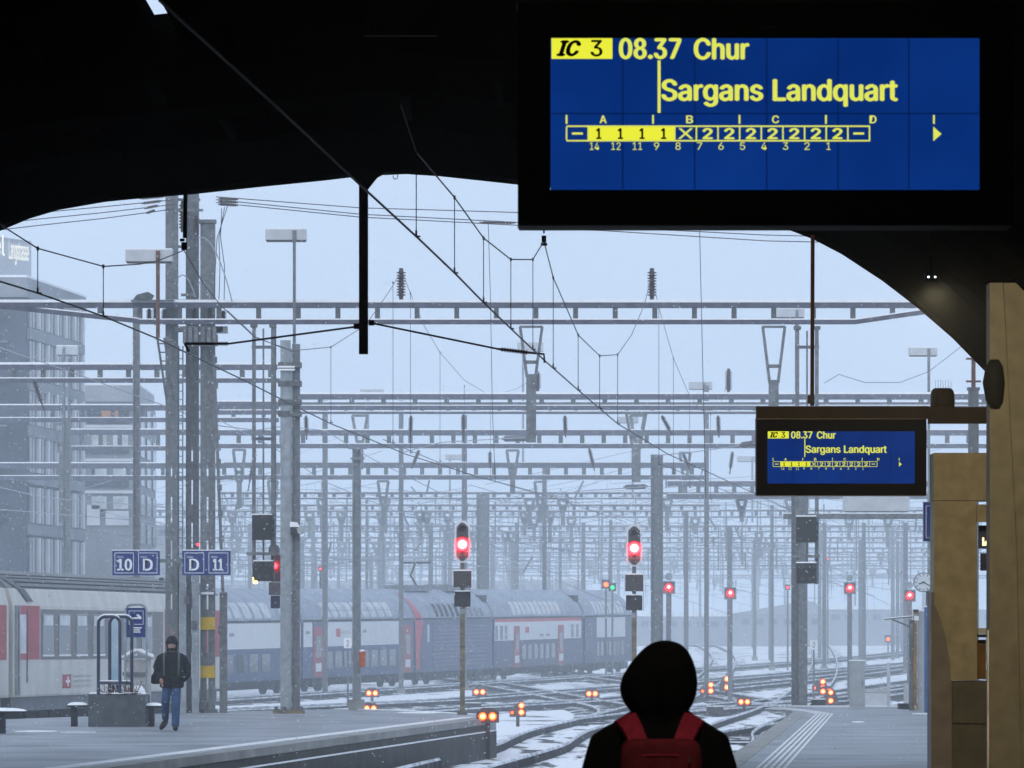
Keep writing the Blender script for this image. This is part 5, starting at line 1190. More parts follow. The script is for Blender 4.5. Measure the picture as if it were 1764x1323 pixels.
# isolated thin wires
def line(label, pts, r=0.011, m='wire_pale', ins=(), group='thin crossing wires'):
    return overhead('overhead_wire', label, pts, r, m, insulators=ins, group=group)
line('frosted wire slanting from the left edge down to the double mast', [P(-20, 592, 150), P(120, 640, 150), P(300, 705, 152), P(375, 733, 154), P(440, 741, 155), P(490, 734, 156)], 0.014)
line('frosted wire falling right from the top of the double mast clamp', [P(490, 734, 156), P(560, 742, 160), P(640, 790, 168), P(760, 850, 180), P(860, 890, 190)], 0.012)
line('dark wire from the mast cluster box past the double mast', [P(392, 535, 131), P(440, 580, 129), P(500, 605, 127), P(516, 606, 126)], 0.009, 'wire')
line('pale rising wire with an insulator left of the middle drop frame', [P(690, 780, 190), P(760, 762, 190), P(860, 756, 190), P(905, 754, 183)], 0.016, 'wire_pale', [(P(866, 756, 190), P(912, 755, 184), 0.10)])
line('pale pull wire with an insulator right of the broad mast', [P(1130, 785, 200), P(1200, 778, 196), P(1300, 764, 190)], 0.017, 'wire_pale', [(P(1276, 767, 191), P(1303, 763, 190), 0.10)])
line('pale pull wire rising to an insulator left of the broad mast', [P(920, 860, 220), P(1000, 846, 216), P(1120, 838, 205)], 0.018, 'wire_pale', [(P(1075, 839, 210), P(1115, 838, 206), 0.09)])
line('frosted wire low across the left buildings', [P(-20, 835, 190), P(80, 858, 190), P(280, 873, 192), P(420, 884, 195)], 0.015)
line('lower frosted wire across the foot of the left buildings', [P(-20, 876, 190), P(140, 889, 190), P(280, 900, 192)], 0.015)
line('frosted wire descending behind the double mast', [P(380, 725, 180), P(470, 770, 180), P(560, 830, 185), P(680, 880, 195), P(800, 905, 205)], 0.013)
line('vertical feeder wire hanging right of the large board edge', [P(1205, 392, 120), P(1208, 520, 120), P(1212, 700, 120), P(1216, 860, 120)], 0.008, 'wire')
line('vertical feeder wire left under the large board', [P(841, 384, 120), P(845, 520, 120), P(848, 700, 120), P(853, 830, 120)], 0.007, 'wire', [(P(826, 383, 120), P(888, 384, 120), 0.03)])
line('sagging wire between the small board rod and the right arch', [P(1420, 660, 170), P(1445, 645, 170), P(1490, 659, 172), P(1550, 659, 174), P(1600, 640, 176), P(1665, 590, 178)], 0.010, 'wire')
for k, (ya, yb, yc) in enumerate(((347, 366, 372), (352, 383, 405), (357, 388, 415))):
    line(('uppermost', 'middle', 'lowest')[k]+' feeder line running right from the mast cluster head', [P(372, ya-8, G1), P(620, (ya+yb)/2+1.5, G1), P(890, yb, G1), P(1320, yc, G1), P(1720, yc+9, G1)], 0.011, 'wire', [(P(376, ya-5, G1), P(410, ya-3, G1), 0.035)], 'feeder lines from the mast heads')
for k in range(4):
    line(('first', 'second', 'third', 'fourth')[k]+' feeder line from the top running left from the mast cluster', [P(300, 336+k*8, G1), P(180, 346+k*10, G1), P(60, 356+k*11, G1), P(-60, 367+k*12, G1)], 0.011, 'wire', [(P(285-k*6, 338+k*8, G1), P(240+k*4, 342+k*8.5, G1), 0.04)], 'feeder lines from the mast heads')
# hanging slanted insulators under the beams
def slant(p, q, label, r=0.085):
    g = MB(); insul(g, p, q, r, 9); g.tube([q, q+(q-p)*0.3], r*0.3, 5); solo(g, 'strut_insulator', 'insul', label, 'insulator', 'strut insulators under the beams')
for px, py, qx, qy, d, lab in ((58, 655, 72, 695, 163, 'slanting strut insulator before the dark building'), (1140, 716, 1154, 742, 183, 'slanting strut insulator right of the broad mast top'), (1015, 772, 1022, 802, 216, 'strut insulator leaning under the third beam in the middle'), (722, 775, 712, 800, 216, 'strut insulator leaning left under the third beam'), (708, 716, 707, 745, 183, 'upright strut insulator under the second beam left of centre'), (798, 714, 798, 750, 183, 'upright strut insulator below the second beam near the left signal'), (973, 716, 974, 745, 183, 'upright strut insulator under the second beam near the middle frame'), (1237, 716, 1238, 745, 183, 'upright strut insulator under the second beam near the slim mast'), (527, 716, 528, 748, 183, 'upright strut insulator beside the double mast'), (1176, 780, 1186, 803, 216, 'strut insulator leaning right beside the slim mast'), (1262, 778, 1258, 808, 216, 'strut insulator under the third beam near the small board'), (440, 776, 430, 830, 216, 'long strut insulator between triple masts and double mast'), (844, 778, 844, 800, 216, 'short strut insulator under the third beam above the left signal')):
    slant(P(px, py, d), P(qx, qy, d), lab, 0.08)
# far tangle of catenary that nobody could count
rnd = random.Random(11); tg = MB(); tl = MB()
for k in range(560):
    d = rnd.uniform(260, 640); lo_, hi_ = (840, 1005)
    y = rnd.uniform(lo_, hi_)-(40*(300/d-0.7)); x0 = rnd.uniform(340, 1540) if k > 110 else rnd.uniform(-40, 300); ln = rnd.uniform(60, 360)*300/d
    sl2 = rnd.uniform(-0.10, 0.14) if rnd.random() < 0.55 else rnd.uniform(-0.45, 0.5); pts = []
    sag = rnd.uniform(0, 12)*300/d
    for i in range(6):
        u = i/5; pts.append(P(x0+ln*u, y+ln*sl2*u+sag*4*u*(1-u), d+u*ln*0.05))
    (tl if rnd.random() < 0.45 else tg).tube(pts, d*4.2e-5+0.004, 3, False)
    for i in range(1, 5):
        if rnd.random() < 0.6:
            p = pts[i]; tg.tube([p, p-Vector((0, 0, rnd.uniform(0.4, 1.6)))], d*3.2e-5, 3, False)
    if rnd.random() < 0.25:
        p = pts[2]; tg.tube([p, p+Vector((rnd.uniform(-0.5, 0.5), 0, rnd.uniform(0.5, 0.9)))], d*1.5e-4, 4, False)
for k in range(230):
    d = rnd.uniform(300, 620); px = rnd.uniform(380, 1580); y0 = rnd.uniform(850, 960); y1 = y0+rnd.uniform(25, 110)
    tg.bar(P(px, y0, d), P(px, y1, d), d*2.0e-4, d*2.0e-4)
for k in range(60):
    d = rnd.uniform(340, 640); px = rnd.uniform(380, 1600); tg.box(X(px, d)-0.12, X(px, d)+0.12, d, d+0.2, gz(d), Z(rnd.uniform(890, 960), d))
tag(tg.build('far_catenary', 'galv'), kind='stuff'); tag(tl.build('far_frosted_wires', 'wire_pale'), kind='stuff')

# ------------------------------------------------------------------ things on the left platform
DS = 131.0
def plat_sign(x0, x1, items, label):
    t = thing('platform_sign', label, 'platform sign', P((x0+x1)/2, 991, DS), 'blue platform number signs')
    pxbox(x0, x1, 948.5, 991, DS, 0.14).build('panel', 'signblue', t)
    pxbox(x0-0.5, x1+0.5, 947, 948.4, DS, 0.15).build('snow_cap', 'snow', t)
    n = len(items); w = (x1-x0)/n
    for i, (big, small, bx) in enumerate(items):
        a = x0+w*i; f = MB(); y = DS-0.004
        for (p, q, r, u) in ((a+4, a+w-4, 952, 953), (a+4, a+w-4, 986.5, 987.5), (a+4, a+4.8, 953, 986.5), (a+w-4.8, a+w-4, 953, 986.5)): f.box(X(p, DS), X(q, DS), y, DS-0.001, Z(u, DS), Z(r, DS))
        f.build('border', 'signtext', t)
        text(small, (X(a+8, DS), X(a+19, DS), Z(961, DS), Z(957.5, DS)), y, 'lettering', 'signtext', t)
        text(big, (X(a+bx[0], DS), X(a+bx[1], DS), Z(982.5, DS), Z(963, DS)), y, 'lettering', 'signtext', t, 0.05)
    return t
s1 = plat_sign(193.5, 275, [('10', 'Gleis', (8, 34)), ('D', 'Sektor', (12, 29))], 'blue platform sign reading 10 and D left of the masts')
s2 = plat_sign(314, 397, [('D', 'Sektor', (12, 29)), ('11', 'Gleis', (11, 29))], 'blue platform sign reading D and 11 right of the masts')
pxbox(275.5, 313.5, 963, 969, DS+0.04, 0.06).build('arm', 'galv', s1); pxbox(274, 282, 995, 1000, DS+0.1, 0.06).build('clip', 'galv_dark', s1)
# planter with hoops
DPn = 112.0
t = thing('planter', 'grey square planter box topped with snow before the cream coach', 'planter', (X(201, DPn), DPn+0.5, 0))
zt = Z(1197, DPn)
MB().box(X(152, DPn), X(250, DPn), DPn, DPn+1.0, 0.0, zt).build('box', 'planter', t)
mb = MB(); q = []
for i in range(15):
    for j in range(5): q.append((X(152, DPn)+(X(250, DPn)-X(152, DPn))*i/14, DPn+1.0*j/4, zt+0.012+0.035*random.random()))
mb.add(q, [(i*5+j, i*5+j+1, (i+1)*5+j+1, (i+1)*5+j) for i in range(14) for j in range(4)]); mb.build('snow_top', 'snow', t)
t = thing('dead_plant', 'withered brown plant clump in the snowy planter', 'plant', (X(196, DPn), DPn+0.5, zt))
rnd = random.Random(3)
for nm, m_, n_ in (('stems', 'rust', 40), ('leaves', 'under', 60)):
    g = MB()
    for k in range(n_):
        a = Vector((X(rnd.uniform(174, 232), DPn), DPn+rnd.uniform(0.3, 0.7), zt)); b = a+Vector((rnd.uniform(-0.14, 0.14), rnd.uniform(-0.1, 0.1), rnd.uniform(0.05, 0.27)))
        if nm == 'stems': g.tube([a, b], 0.006, 4)
        else:
            u = Vector((rnd.uniform(-1, 1), rnd.uniform(-1, 1), rnd.uniform(-0.5, 0.5))).normalized()*0.035; v = u.cross(Vector((0.3, 0.5, 1))).normalized()*0.02
            g.add([b-u, b+v, b+u, b-v], [(0, 1, 2, 3)])
    o = g.build(nm, m_, t); o['kind'] = 'stuff'
t = thing('hoop_rails', 'two dark blue hoop rails standing on the planter', 'rail', (X(205, DPn), DPn+0.5, zt))
def hoop(x0, x1, ytop, d, yb, r=0.033):
    rad = 12; pts = [P(x0, yb, d), P(x0, ytop+rad, d)]
    for a in range(180, 89, -15): pts.append(P(x0+rad+rad*math.cos(R(a)), ytop+rad-rad*math.sin(R(a)), d))
    for a in range(90, -1, -15): pts.append(P(x1-rad+rad*math.cos(R(a)), ytop+rad-rad*math.sin(R(a)), d))
    pts.append(P(x1, yb, d)); mb = MB().tube(pts, r, 8)
    return mb, [p+Vector((0, 0, r*0.9)) for p in pts[3:-3]]
mb, sp = hoop(169.5, 206.5, 1062, DPn+0.2, 1196); mb.build('hoop', 'tube', t); MB().tube(sp, 0.022, 6).build('hoop_snow', 'snow', t)
mb, sp = hoop(189, 227, 1062, DPn+0.75, 1196); mb.build('hoop', 'tube', t); MB().tube(sp, 0.022, 6).build('hoop_snow', 'snow', t)
for x0, x1, d in ((171, 206, DPn+0.2), (190, 226, DPn+0.75)):
    MB().tube([P(x0, 1176, d), P(x1, 1176, d)], 0.03, 8).build('cross_rail', 'tube', t); MB().tube([P(x0+1, 1173.2, d), P(x1-1, 1173.2, d)], 0.018, 6).build('rail_snow', 'snow', t)
t = thing('poster_panel', 'narrow pale blue poster panel behind the hoops', 'poster', (X(198, DPn+1.3), DPn+1.3, 0))
pxbox(192, 205, 1068, 1180, DPn+1.3, 0.05).build('panel', mat('poster_print', (0.48, 0.58, 0.63), 0.5, 0, 0.2, 1.5, col2=(0.28, 0.43, 0.54)), t)
MB().box(X(193, DPn+1.3), X(196, DPn+1.3), DPn+1.31, DPn+1.34, 0, Z(1180, DPn+1.3)).build('leg', 'tube', t); MB().box(X(201, DPn+1.3), X(204, DPn+1.3), DPn+1.31, DPn+1.34, 0, Z(1180, DPn+1.3)).build('leg', 'tube', t)
# benches
def bench(x0, x1, yt, d, legs, label, tilt=0):
    t = thing('bench', label, 'bench', (X((x0+x1)/2, d), d, 0), 'snow covered benches on the left platform')
    z = Z(yt, d)
    sb = MB().box(X(x0, d), X(x1, d), d-0.2, d+0.22, z-0.07, z-0.03); sb.build('seat', 'benchdark', t)
    rg = []
    n = 10
    sn = MB(); vs = []
    for i in range(n+1):
        u = i/n; h = 0.045*(1-(2*u-1)**4)+0.012
        for j, dy in enumerate((-0.21, -0.1, 0.1, 0.23)): vs.append((X(x0, d)+(X(x1, d)-X(x0, d))*u, d+dy, z-0.029+(h if j in (1, 2) else 0)))
    sn.add(vs, [(i*4+j, i*4+j+1, i*4+j+5, i*4+j+4) for i in range(n) for j in range(3)]); sn.build('snow', 'snow', t, smooth=True)
    for lx in legs: MB().box(X(lx-5, d), X(lx+5, d), d-0.15, d+0.15, 0, z-0.071).build('leg', 'benchdark', t)
    return t
bench(-60, 46, 1222, 104, (4, -40), 'snow covered dark bench at the left picture edge')
bench(117, 151, 1212, DPn+0.55, (128,), 'short snowy bench left of the planter'); bench(250.5, 279, 1213, DPn+0.55, (261,), 'short snowy bench right of the planter')
# blue instruction sign in a tube frame
DZ = 114.5
t = thing('information_sign', 'blue framed notice sign behind the hoop rails', 'sign', (X(234, DZ), DZ, 0))
mb, sp = hoop(215.5, 252.5, 1041, DZ, 1102+EYE/DZ*FPX, 0.022); mb.build('frame', 'galv_pale', t)
pxbox(218, 251, 1047, 1098, DZ+0.01, 0.03).build('panel', 'signblue', t); pxbox(218.5, 250.5, 1042.5, 1046.8, DZ+0.012, 0.025).build('snow_cap', 'snow', t)
f = MB()
for (a, b, c, e) in ((222, 247, 1052, 1052.8), (222, 247, 1075, 1075.8), (222, 222.7, 1052.8, 1075), (246.3, 247, 1052.8, 1075)): f.box(X(a, DZ), X(b, DZ), DZ+0.005, DZ+0.009, Z(e, DZ), Z(c, DZ))
f.build('border', 'signtext', t)
MB().prism([(X(a, DZ), Z(b, DZ)) for a, b in ((227, 1066), (244, 1066), (243, 1062), (238, 1058), (234, 1059), (238, 1063), (227, 1064))], DZ+0.004, DZ+0.009).build('pictogram', 'signtext', t)
for i in range(3): MB().box(X(228, DZ), X(244-(i*3 % 4), DZ), DZ+0.005, DZ+0.009, Z(1082.5+i*3.6, DZ), Z(1080.5+i*3.6, DZ)).build('text_line', 'signtext', t)
# small hut with a snowy gabled roof
DHt = 116.0
t = thing('timetable_stand', 'pale timetable stand with a snowy gabled roof beside the walker', 'notice stand', (X(238, DHt), DHt, 0))
pxbox(216, 257, 1136, 1180, DHt, 0.25).build('case', 'hut', t)
pxbox(253, 260, 1132, 1246, DHt-0.05, 0.1).build('leg', 'hut', t); MB().box(X(218, DHt), X(224, DHt), DHt, DHt+0.1, 0, Z(1180, DHt)).build('leg', 'hut', t)
MB().prism([(X(a, DHt), Z(b, DHt)) for a, b in ((210, 1134), (237, 1121), (264, 1133), (264, 1136.5), (237, 1124.6), (210, 1137))], DHt-0.1, DHt+0.35).build('roof', 'hut', t)
MB().prism([(X(a, DHt), Z(b, DHt)) for a, b in ((209, 1131), (229, 1117.5), (241, 1117.5), (264.5, 1129.5), (264, 1132.8), (237, 1120.8), (210, 1133.8))], DHt-0.11, DHt+0.36).build('roof_snow', 'snow', t)
pxbox(211, 252, 1158, 1164, DHt-0.04, 0.04).build('shelf', 'galv', t); pxbox(226, 254, 1170, 1240, DHt+0.02, 0.2).build('lower_panel', 'hut', t)
pxbox(243, 262, 1243, 1249, DHt-0.1, 0.3).build('foot', 'galv_dark', t)
t = thing('litter_bin', 'snowy white sack and dark bin beside the planter', 'bin', (X(240, DPn+1.4), DPn+1.4, 0))
MB().loft([(X(238, DPn+1.4), DPn+1.4, Z(y, DPn+1.4), r, r) for y, r in ((1214, 0.12), (1206, 0.15), (1190, 0.14), (1181, 0.07))], 14).build('sack', 'snow', t, smooth=True)
MB().box(X(232, DPn+1.4), X(256, DPn+1.4), DPn+1.56, DPn+1.9, 0, Z(1197, DPn+1.4)).build('bin', 'tube', t)

# ------------------------------------------------------------------ things on the right platform end
DK = 143.0
t = thing('relay_cabinet', 'tall pale grey relay cabinet at the end of the right platform', 'cabinet', (X(1478, DK), DK, 0))
pxbox(1465, 1490, 1139, 1217.5, DK, 0.4).build('body', 'cabinet', t); pxbox(1464, 1491, 1136.5, 1138.8, DK-0.02, 0.44).build('snow_cap', 'snow', t); pxbox(1467, 1488, 1142, 1214, DK-0.01, 0.008).build('door', 'cabinet', t)
pxbox(1485, 1486, 1172, 1180, DK-0.03, 0.018).build('handle', 'galv_dark', t)
t = thing('cable_trunk', 'low white boxed trunk right of the grey cabinet', 'trunk', (X(1510, 150), 150, gz(150)))
MB().box(X(1491, 150), X(1530, 150), 150, 150.6, gz(150), Z(1193, 150)).build('box', 'lampbox', t); MB().box(X(1490, 150), X(1531, 150), 149.98, 150.62, Z(1192.8, 150), Z(1187, 150)).build('lid', 'hut', t)
t = thing('railing', 'thin white railing post right of the grey cabinet', 'railing', (X(1531, 146), 146, 0))
MB().tube([P(1531, 1216, 145), P(1530.5, 1142, 145)], 0.045, 8).build('post', 'lampbox', t); MB().bar(P(1531, 1143, 145), P(1531, 1143, 146.5), 0.04, 0.05).build('top_rail', 'lampbox', t)
DC = 136.0
t = thing('platform_clock', 'round white platform clock reading twenty past eight', 'clock', (X(1597, DC), DC, 0))
MB().box(X(1595.5, DC), X(1602, DC), DC+0.1, DC+0.22, 0, Z(1018, DC)).build('post', 'galv_dark', t)
MB().disc((X(1591, DC), Z(1003, DC)), 17*DC/FPX, DC, DC+0.16, 32).build('case', 'galv', t)
fc = MB().disc((X(1591, DC), Z(1003, DC)), 15.6*DC/FPX, DC-0.012, DC-0.001, 32).build('face', 'clockface', t)
tk = MB()
for i in range(12):
    a = math.pi*i/6; u = Vector((math.sin(a), 0, math.cos(a))); c = Vector((X(1591, DC), DC-0.016, Z(1003, DC))); tk.bar(c+u*0.155, c+u*0.2, 0.008, 0.016) if abs(u.z) < 0.9 else tk.box(c.x-0.008, c.x+0.008, DC-0.02, DC-0.013, c.z+u.z*0.18-0.022, c.z+u.z*0.18+0.022)
tk.build('hour_marks', 'signal', fc)
c = Vector((X(1591, DC), DC-0.022, Z(1003, DC)))
for h_, ln, w_, nm in ((250, 0.12, 0.022, 'hour_hand'), (120, 0.185, 0.017, 'minute_hand')):
    a = R(h_); u = Vector((math.sin(a), 0, math.cos(a))); MB().bar(c-u*0.03, c+u*ln, 0.006, w_).build(nm, 'signal', fc)
DV = 138.0
t = thing('blue_door', 'blue painted narrow door panel beside the ochre pillar', 'door', (X(1600, DV-4), DV-4, 0))
MB().box(X(1593, DV-4), X(1630, DV-4), DV-4, DV-3.8, 0, Z(1046, DV-4)).build('leaf', 'bluecab', t); MB().box(X(1593, DV-4), X(1630, DV-4), DV-4.02, DV-3.78, Z(1045.8, DV-4), Z(1043.5, DV-4)).build('snow_cap', 'snow', t)
t = thing('grey_partition', 'pale grey partition panel left of the blue door', 'panel', (X(1588, DV), DV, 0))
MB().box(X(1581, DV), X(1593, DV), DV, DV+0.2, 0, Z(1053, DV)).build('panel', 'cabinet', t); MB().box(X(1579, DV), X(1594, DV), DV-0.01, DV+0.21, Z(1052.8, DV), Z(1050, DV)).build('snow_cap', 'snow', t)
t = thing('barrier_post', 'rusty ochre post with a warning beacon and a side boom', 'post', (X(1575, DV), DV, 0))
MB().box(X(1573, DV), X(1579, DV), DV-0.1, DV, 0, Z(1060, DV)).build('ochre_post', 'ochre', t); MB().box(X(1566, DV), X(1572.6, DV), DV-0.08, DV+0.02, 0, Z(1068, DV)).build('dark_post', 'galv_dark', t)
MB().box(X(1573, DV), X(1582, DV), DV-0.12, DV, Z(1059, DV), Z(1055, DV)).build('amber_band', 'ochre', t); MB().box(X(1573, DV), X(1582, DV), DV-0.12, DV, Z(1054.9, DV), Z(1050, DV)).build('beacon', 'signal', t); MB().box(X(1574, DV), X(1582, DV), DV-0.14, DV-0.101, Z(1069, DV), Z(1061, DV)).build('white_label', 'signtext', t)
MB().bar(P(1524, 1067, DV), P(1572, 1062.5, DV), 0.05, 0.03).build('boom', 'galv_dark', t); MB().bar(P(1524, 1065.2, DV), P(1572, 1060.8, DV), 0.045, 0.02).build('boom_snow', 'snow', t); MB().bar(P(1537, 1067, DV), P(1568, 1080, DV), 0.03, 0.035).build('stay', 'galv_dark', t)
t = thing('low_wall', 'dark low stub wall at the foot of the barrier post', 'wall', (X(1562, 146), 146, 0)); MB().box(X(1549, 140), X(1580, 140), 140, 140.6, 0, 0.14).build('block', 'under', t); MB().box(X(1558, 141), X(1565, 141), 141, 141.3, 0, Z(1178, 141)).build('white_post', 'lampbox', t)
DG = 88.0
t = thing('hanging_sign', 'dark blue sign edge peeping from behind the ochre pillar', 'sign', P(1600, 933, DG))
pxbox(1591, 1640, 866, 932.5, DG, 0.15).build('panel', 'signblue', t); pxbox(1590.5, 1640, 864.5, 865.8, DG, 0.16).build('rim', 'galv', t)
f = MB(); y = DG-0.004
for (a, b, c, e) in ((1595, 1640, 871, 871.8), (1595, 1640, 926, 926.8), (1595, 1595.8, 871.8, 926)): f.box(X(a, DG), X(b, DG), y, DG-0.001, Z(e, DG), Z(c, DG))
for (a, b, c, e) in ((1604, 1609, 879, 884), (1604, 1609, 894, 898)): f.box(X(a, DG), X(b, DG), y, DG-0.001, Z(e, DG), Z(c, DG))
f.build('lettering', 'signtext', t); MB().box(X(1606, DG), X(1612, DG), DG+0.16, DG+0.2, 0, Z(866, DG)).build('post', 'galv_dark', t)

# ------------------------------------------------------------------ people
def finger(mb, p, dirs, r):
    pts = [p]; 
    for d_ in dirs: pts.append(pts[-1]+Vector(d_))
    mb.tube(pts, [r]+[r*0.95]*(len(pts)-2)+[r*0.7], 6)
def hand(mb, w, down, fwd, side, sc_=1.0):
    """palm and five bent fingers from the wrist w"""
    dn, fw, sd_ = Vector(down), Vector(fwd), Vector(side)
    mb.tube([w, w+dn*0.03*sc_, w+dn*0.085*sc_], [0.026*sc_, 0.036*sc_, 0.034*sc_], 8)
    for i, ln in enumerate((0.068, 0.078, 0.072, 0.056)):
        b = w+dn*0.082*sc_+sd_*(-0.03+0.02*i)*sc_
        finger(mb, b, [dn*ln*0.5*sc_, (dn*0.8+fw*0.5)*ln*0.33*sc_, (dn*0.4+fw*0.9)*ln*0.28*sc_], 0.0085*sc_)
    finger(mb, w+dn*0.025*sc_-sd_*0.03*sc_, [(-sd_*0.7+dn*0.5+fw*0.3)*0.04*sc_, (dn*0.9+fw*0.4)*0.03*sc_], 0.010*sc_)
# hooded person in the foreground, seen from behind (local: feet at 0, facing +y)
pd = 21.3; ploc = Vector((X(1136, pd), pd, 0))
t = thing('person', 'person in a black hooded coat seen from behind in the foreground', 'person', ploc)
b = MB()
b.loft([(0, 0.02, z, rx, ry) for z, rx, ry in ((0.92, 0.13, 0.09), (1.0, 0.14, 0.10), (1.15, 0.13, 0.095), (1.28, 0.15, 0.10), (1.36, 0.13, 0.08), (1.40, 0.06, 0.06), (1.47, 0.055, 0.06), (1.50, 0.065, 0.075), (1.56, 0.073, 0.09), (1.61, 0.068, 0.085), (1.64, 0.045, 0.06), (1.655, 0.015, 0.02))], 16)
b.ball((0, 0.125, 1.545), 0.014, 0.022, 0.02)
for sg in (-1, 1):
    b.tube([(sg*0.12, 0, 1.32), (sg*0.21, 0.0, 1.28), (sg*0.26, -0.02, 1.05), (sg*0.25, 0.06, 0.84)], [0.05, 0.052, 0.042, 0.03], 8)
    b.tube([(sg*0.08, 0.02, 0.95), (sg*0.09, 0.02, 0.5), (sg*0.09, 0.0, 0.08)], [0.085, 0.058, 0.042], 10); b.tube([(sg*0.09, -0.03, 0.05), (sg*0.095, 0.17, 0.035)], [0.045, 0.03], 8)
    b.ball((sg*0.078, 0.02, 1.545), 0.012, 0.022, 0.03)
body = b.build('body', 'skin', t, local=True); melt(body, 0.012, 4)
e = MB()
for sg in (-1, 1): hand(e, Vector((sg*0.25, 0.06, 0.84)), (0, 0.12, -0.99), (0, 0.95, 0.1), (0, 0.9, 0.1))
bm = bmesh.new(); bm.from_mesh(body.data)
off = len(bm.verts); vv = [bm.verts.new(v) for v in e.v]
for f in e.f: bm.faces.new([vv[i] for i in f])
bm.to_mesh(body.data); bm.free()
c = MB()
c.loft([(0.004, 0.0, z, rx, ry) for z, rx, ry in ((0.72, 0.235, 0.17), (0.85, 0.235, 0.17), (1.0, 0.215, 0.155), (1.12, 0.215, 0.15), (1.22, 0.222, 0.15), (1.29, 0.220, 0.142), (1.335, 0.206, 0.13), (1.365, 0.188, 0.118), (1.388, 0.155, 0.11), (1.402, 0.125, 0.10), (1.43, 0.10, 0.10))], 20)
for sg in (-1, 1): c.tube([(sg*0.15, 0, 1.335), (sg*0.20, 0.0, 1.30), (sg*0.226, -0.01, 1.2), (sg*0.252, -0.03, 1.02), (sg*0.255, 0.05, 0.86)], [0.05, 0.062, 0.064, 0.062, 0.05], 10)
coat = c.build('coat', 'cloth_black', t, local=True); melt(coat, 0.014, 5)
h = MB()
h.loft([(cx, cy, z, rx, ry) for cx, cy, z, rx, ry in ((0, 0, 1.36, 0.115, 0.12), (0.002, -0.005, 1.395, 0.101, 0.115), (0, -0.005, 1.42, 0.108, 0.125), (-0.003, 0, 1.44, 0.124, 0.135), (-0.004, 0.0, 1.47, 0.138, 0.145), (-0.003, 0.005, 1.505, 0.144, 0.15), (0.001, 0.005, 1.545, 0.139, 0.15), (0.009, 0.01, 1.585, 0.122, 0.145), (0.016, 0.015, 1.62, 0.102, 0.13), (0.020, 0.02, 1.648, 0.079, 0.10), (0.022, 0.025, 1.668, 0.052, 0.065), (0.022, 0.03, 1.678, 0.016, 0.02))], 22)
h.tube([(0, -0.15, 1.60), (0, -0.165, 1.52), (0, -0.145, 1.43)], [0.010, 0.012, 0.010], 6)
hd = h.build('hood', 'cloth_black', t, local=True); melt(hd, 0.011, 4)
tr = MB()
for sg in (-1, 1): tr.tube([(sg*0.08, 0.01, 0.9), (sg*0.09, 0.02, 0.5), (sg*0.09, 0.0, 0.1)], [0.11, 0.085, 0.075], 12)
tr.build('trousers', 'cloth_black', t, local=True, smooth=True)
for sg in (-1, 1): MB().loft([(sg*0.09, 0.05, 0.0, 0.055, 0.14), (sg*0.09, 0.05, 0.05, 0.055, 0.14), (sg*0.09, 0.02, 0.09, 0.052, 0.08), (sg*0.09, 0.0, 0.14, 0.055, 0.06)], 14).build('boot', 'shoe', t, local=True, smooth=True)
# backpack
t = thing('backpack', 'dark red backpack with red straps on the hooded person', 'backpack', ploc+Vector((0, 0, 0.95)))
def wp(x, y, z): return (x, y, z-0.95)
q = MB(); rg = []
for z, hw, y0 in ((0.88, 0.10, -0.19), (0.90, 0.145, -0.21), (1.0, 0.152, -0.225), (1.15, 0.150, -0.225), (1.26, 0.148, -0.22), (1.295, 0.143, -0.215), (1.312, 0.13, -0.205), (1.32, 0.10, -0.19)):
    ring = []
    dp_ = 0.085
    for k in range(24):
        a = 2*math.pi*k/24; ca_, sa_ = math.cos(a), math.sin(a)
        ring.append(wp(hw*math.copysign(abs(ca_)**0.45, ca_), y0+dp_*math.copysign(abs(sa_)**0.6, sa_), z))
    rg.append(ring)
vs = [v for r_ in rg for v in r_]; n = 24
q.add(vs, [tuple(reversed(range(n))), tuple((len(rg)-1)*n+k for k in range(n))]+[(i*n+k, i*n+(k+1) % n, (i+1)*n+(k+1) % n, (i+1)*n+k) for i in range(len(rg)-1) for k in range(n)])
q.build('bag', 'redpack', t, local=True, smooth=True)
MB().tube([wp(x_, -0.305+0.02*abs(x_/0.13)**4*3, 1.262-0.012*abs(x_/0.13)**3) for x_ in [i/8*0.13 for i in range(-8, 9)]], 0.0045, 6).build('zip_piping', 'strap', t, local=True)
MB().tube([wp(0.10, -0.312, 1.258), wp(0.101, -0.318, 1.235)], 0.004, 5).build('zip_pull', 'strapgrey', t, local=True)
MB().box(-0.11, 0.11, -0.332, -0.30, wp(0, 0, 0.92)[2], wp(0, 0, 1.12)[2]).build('front_pocket', 'redpack', t, local=True)
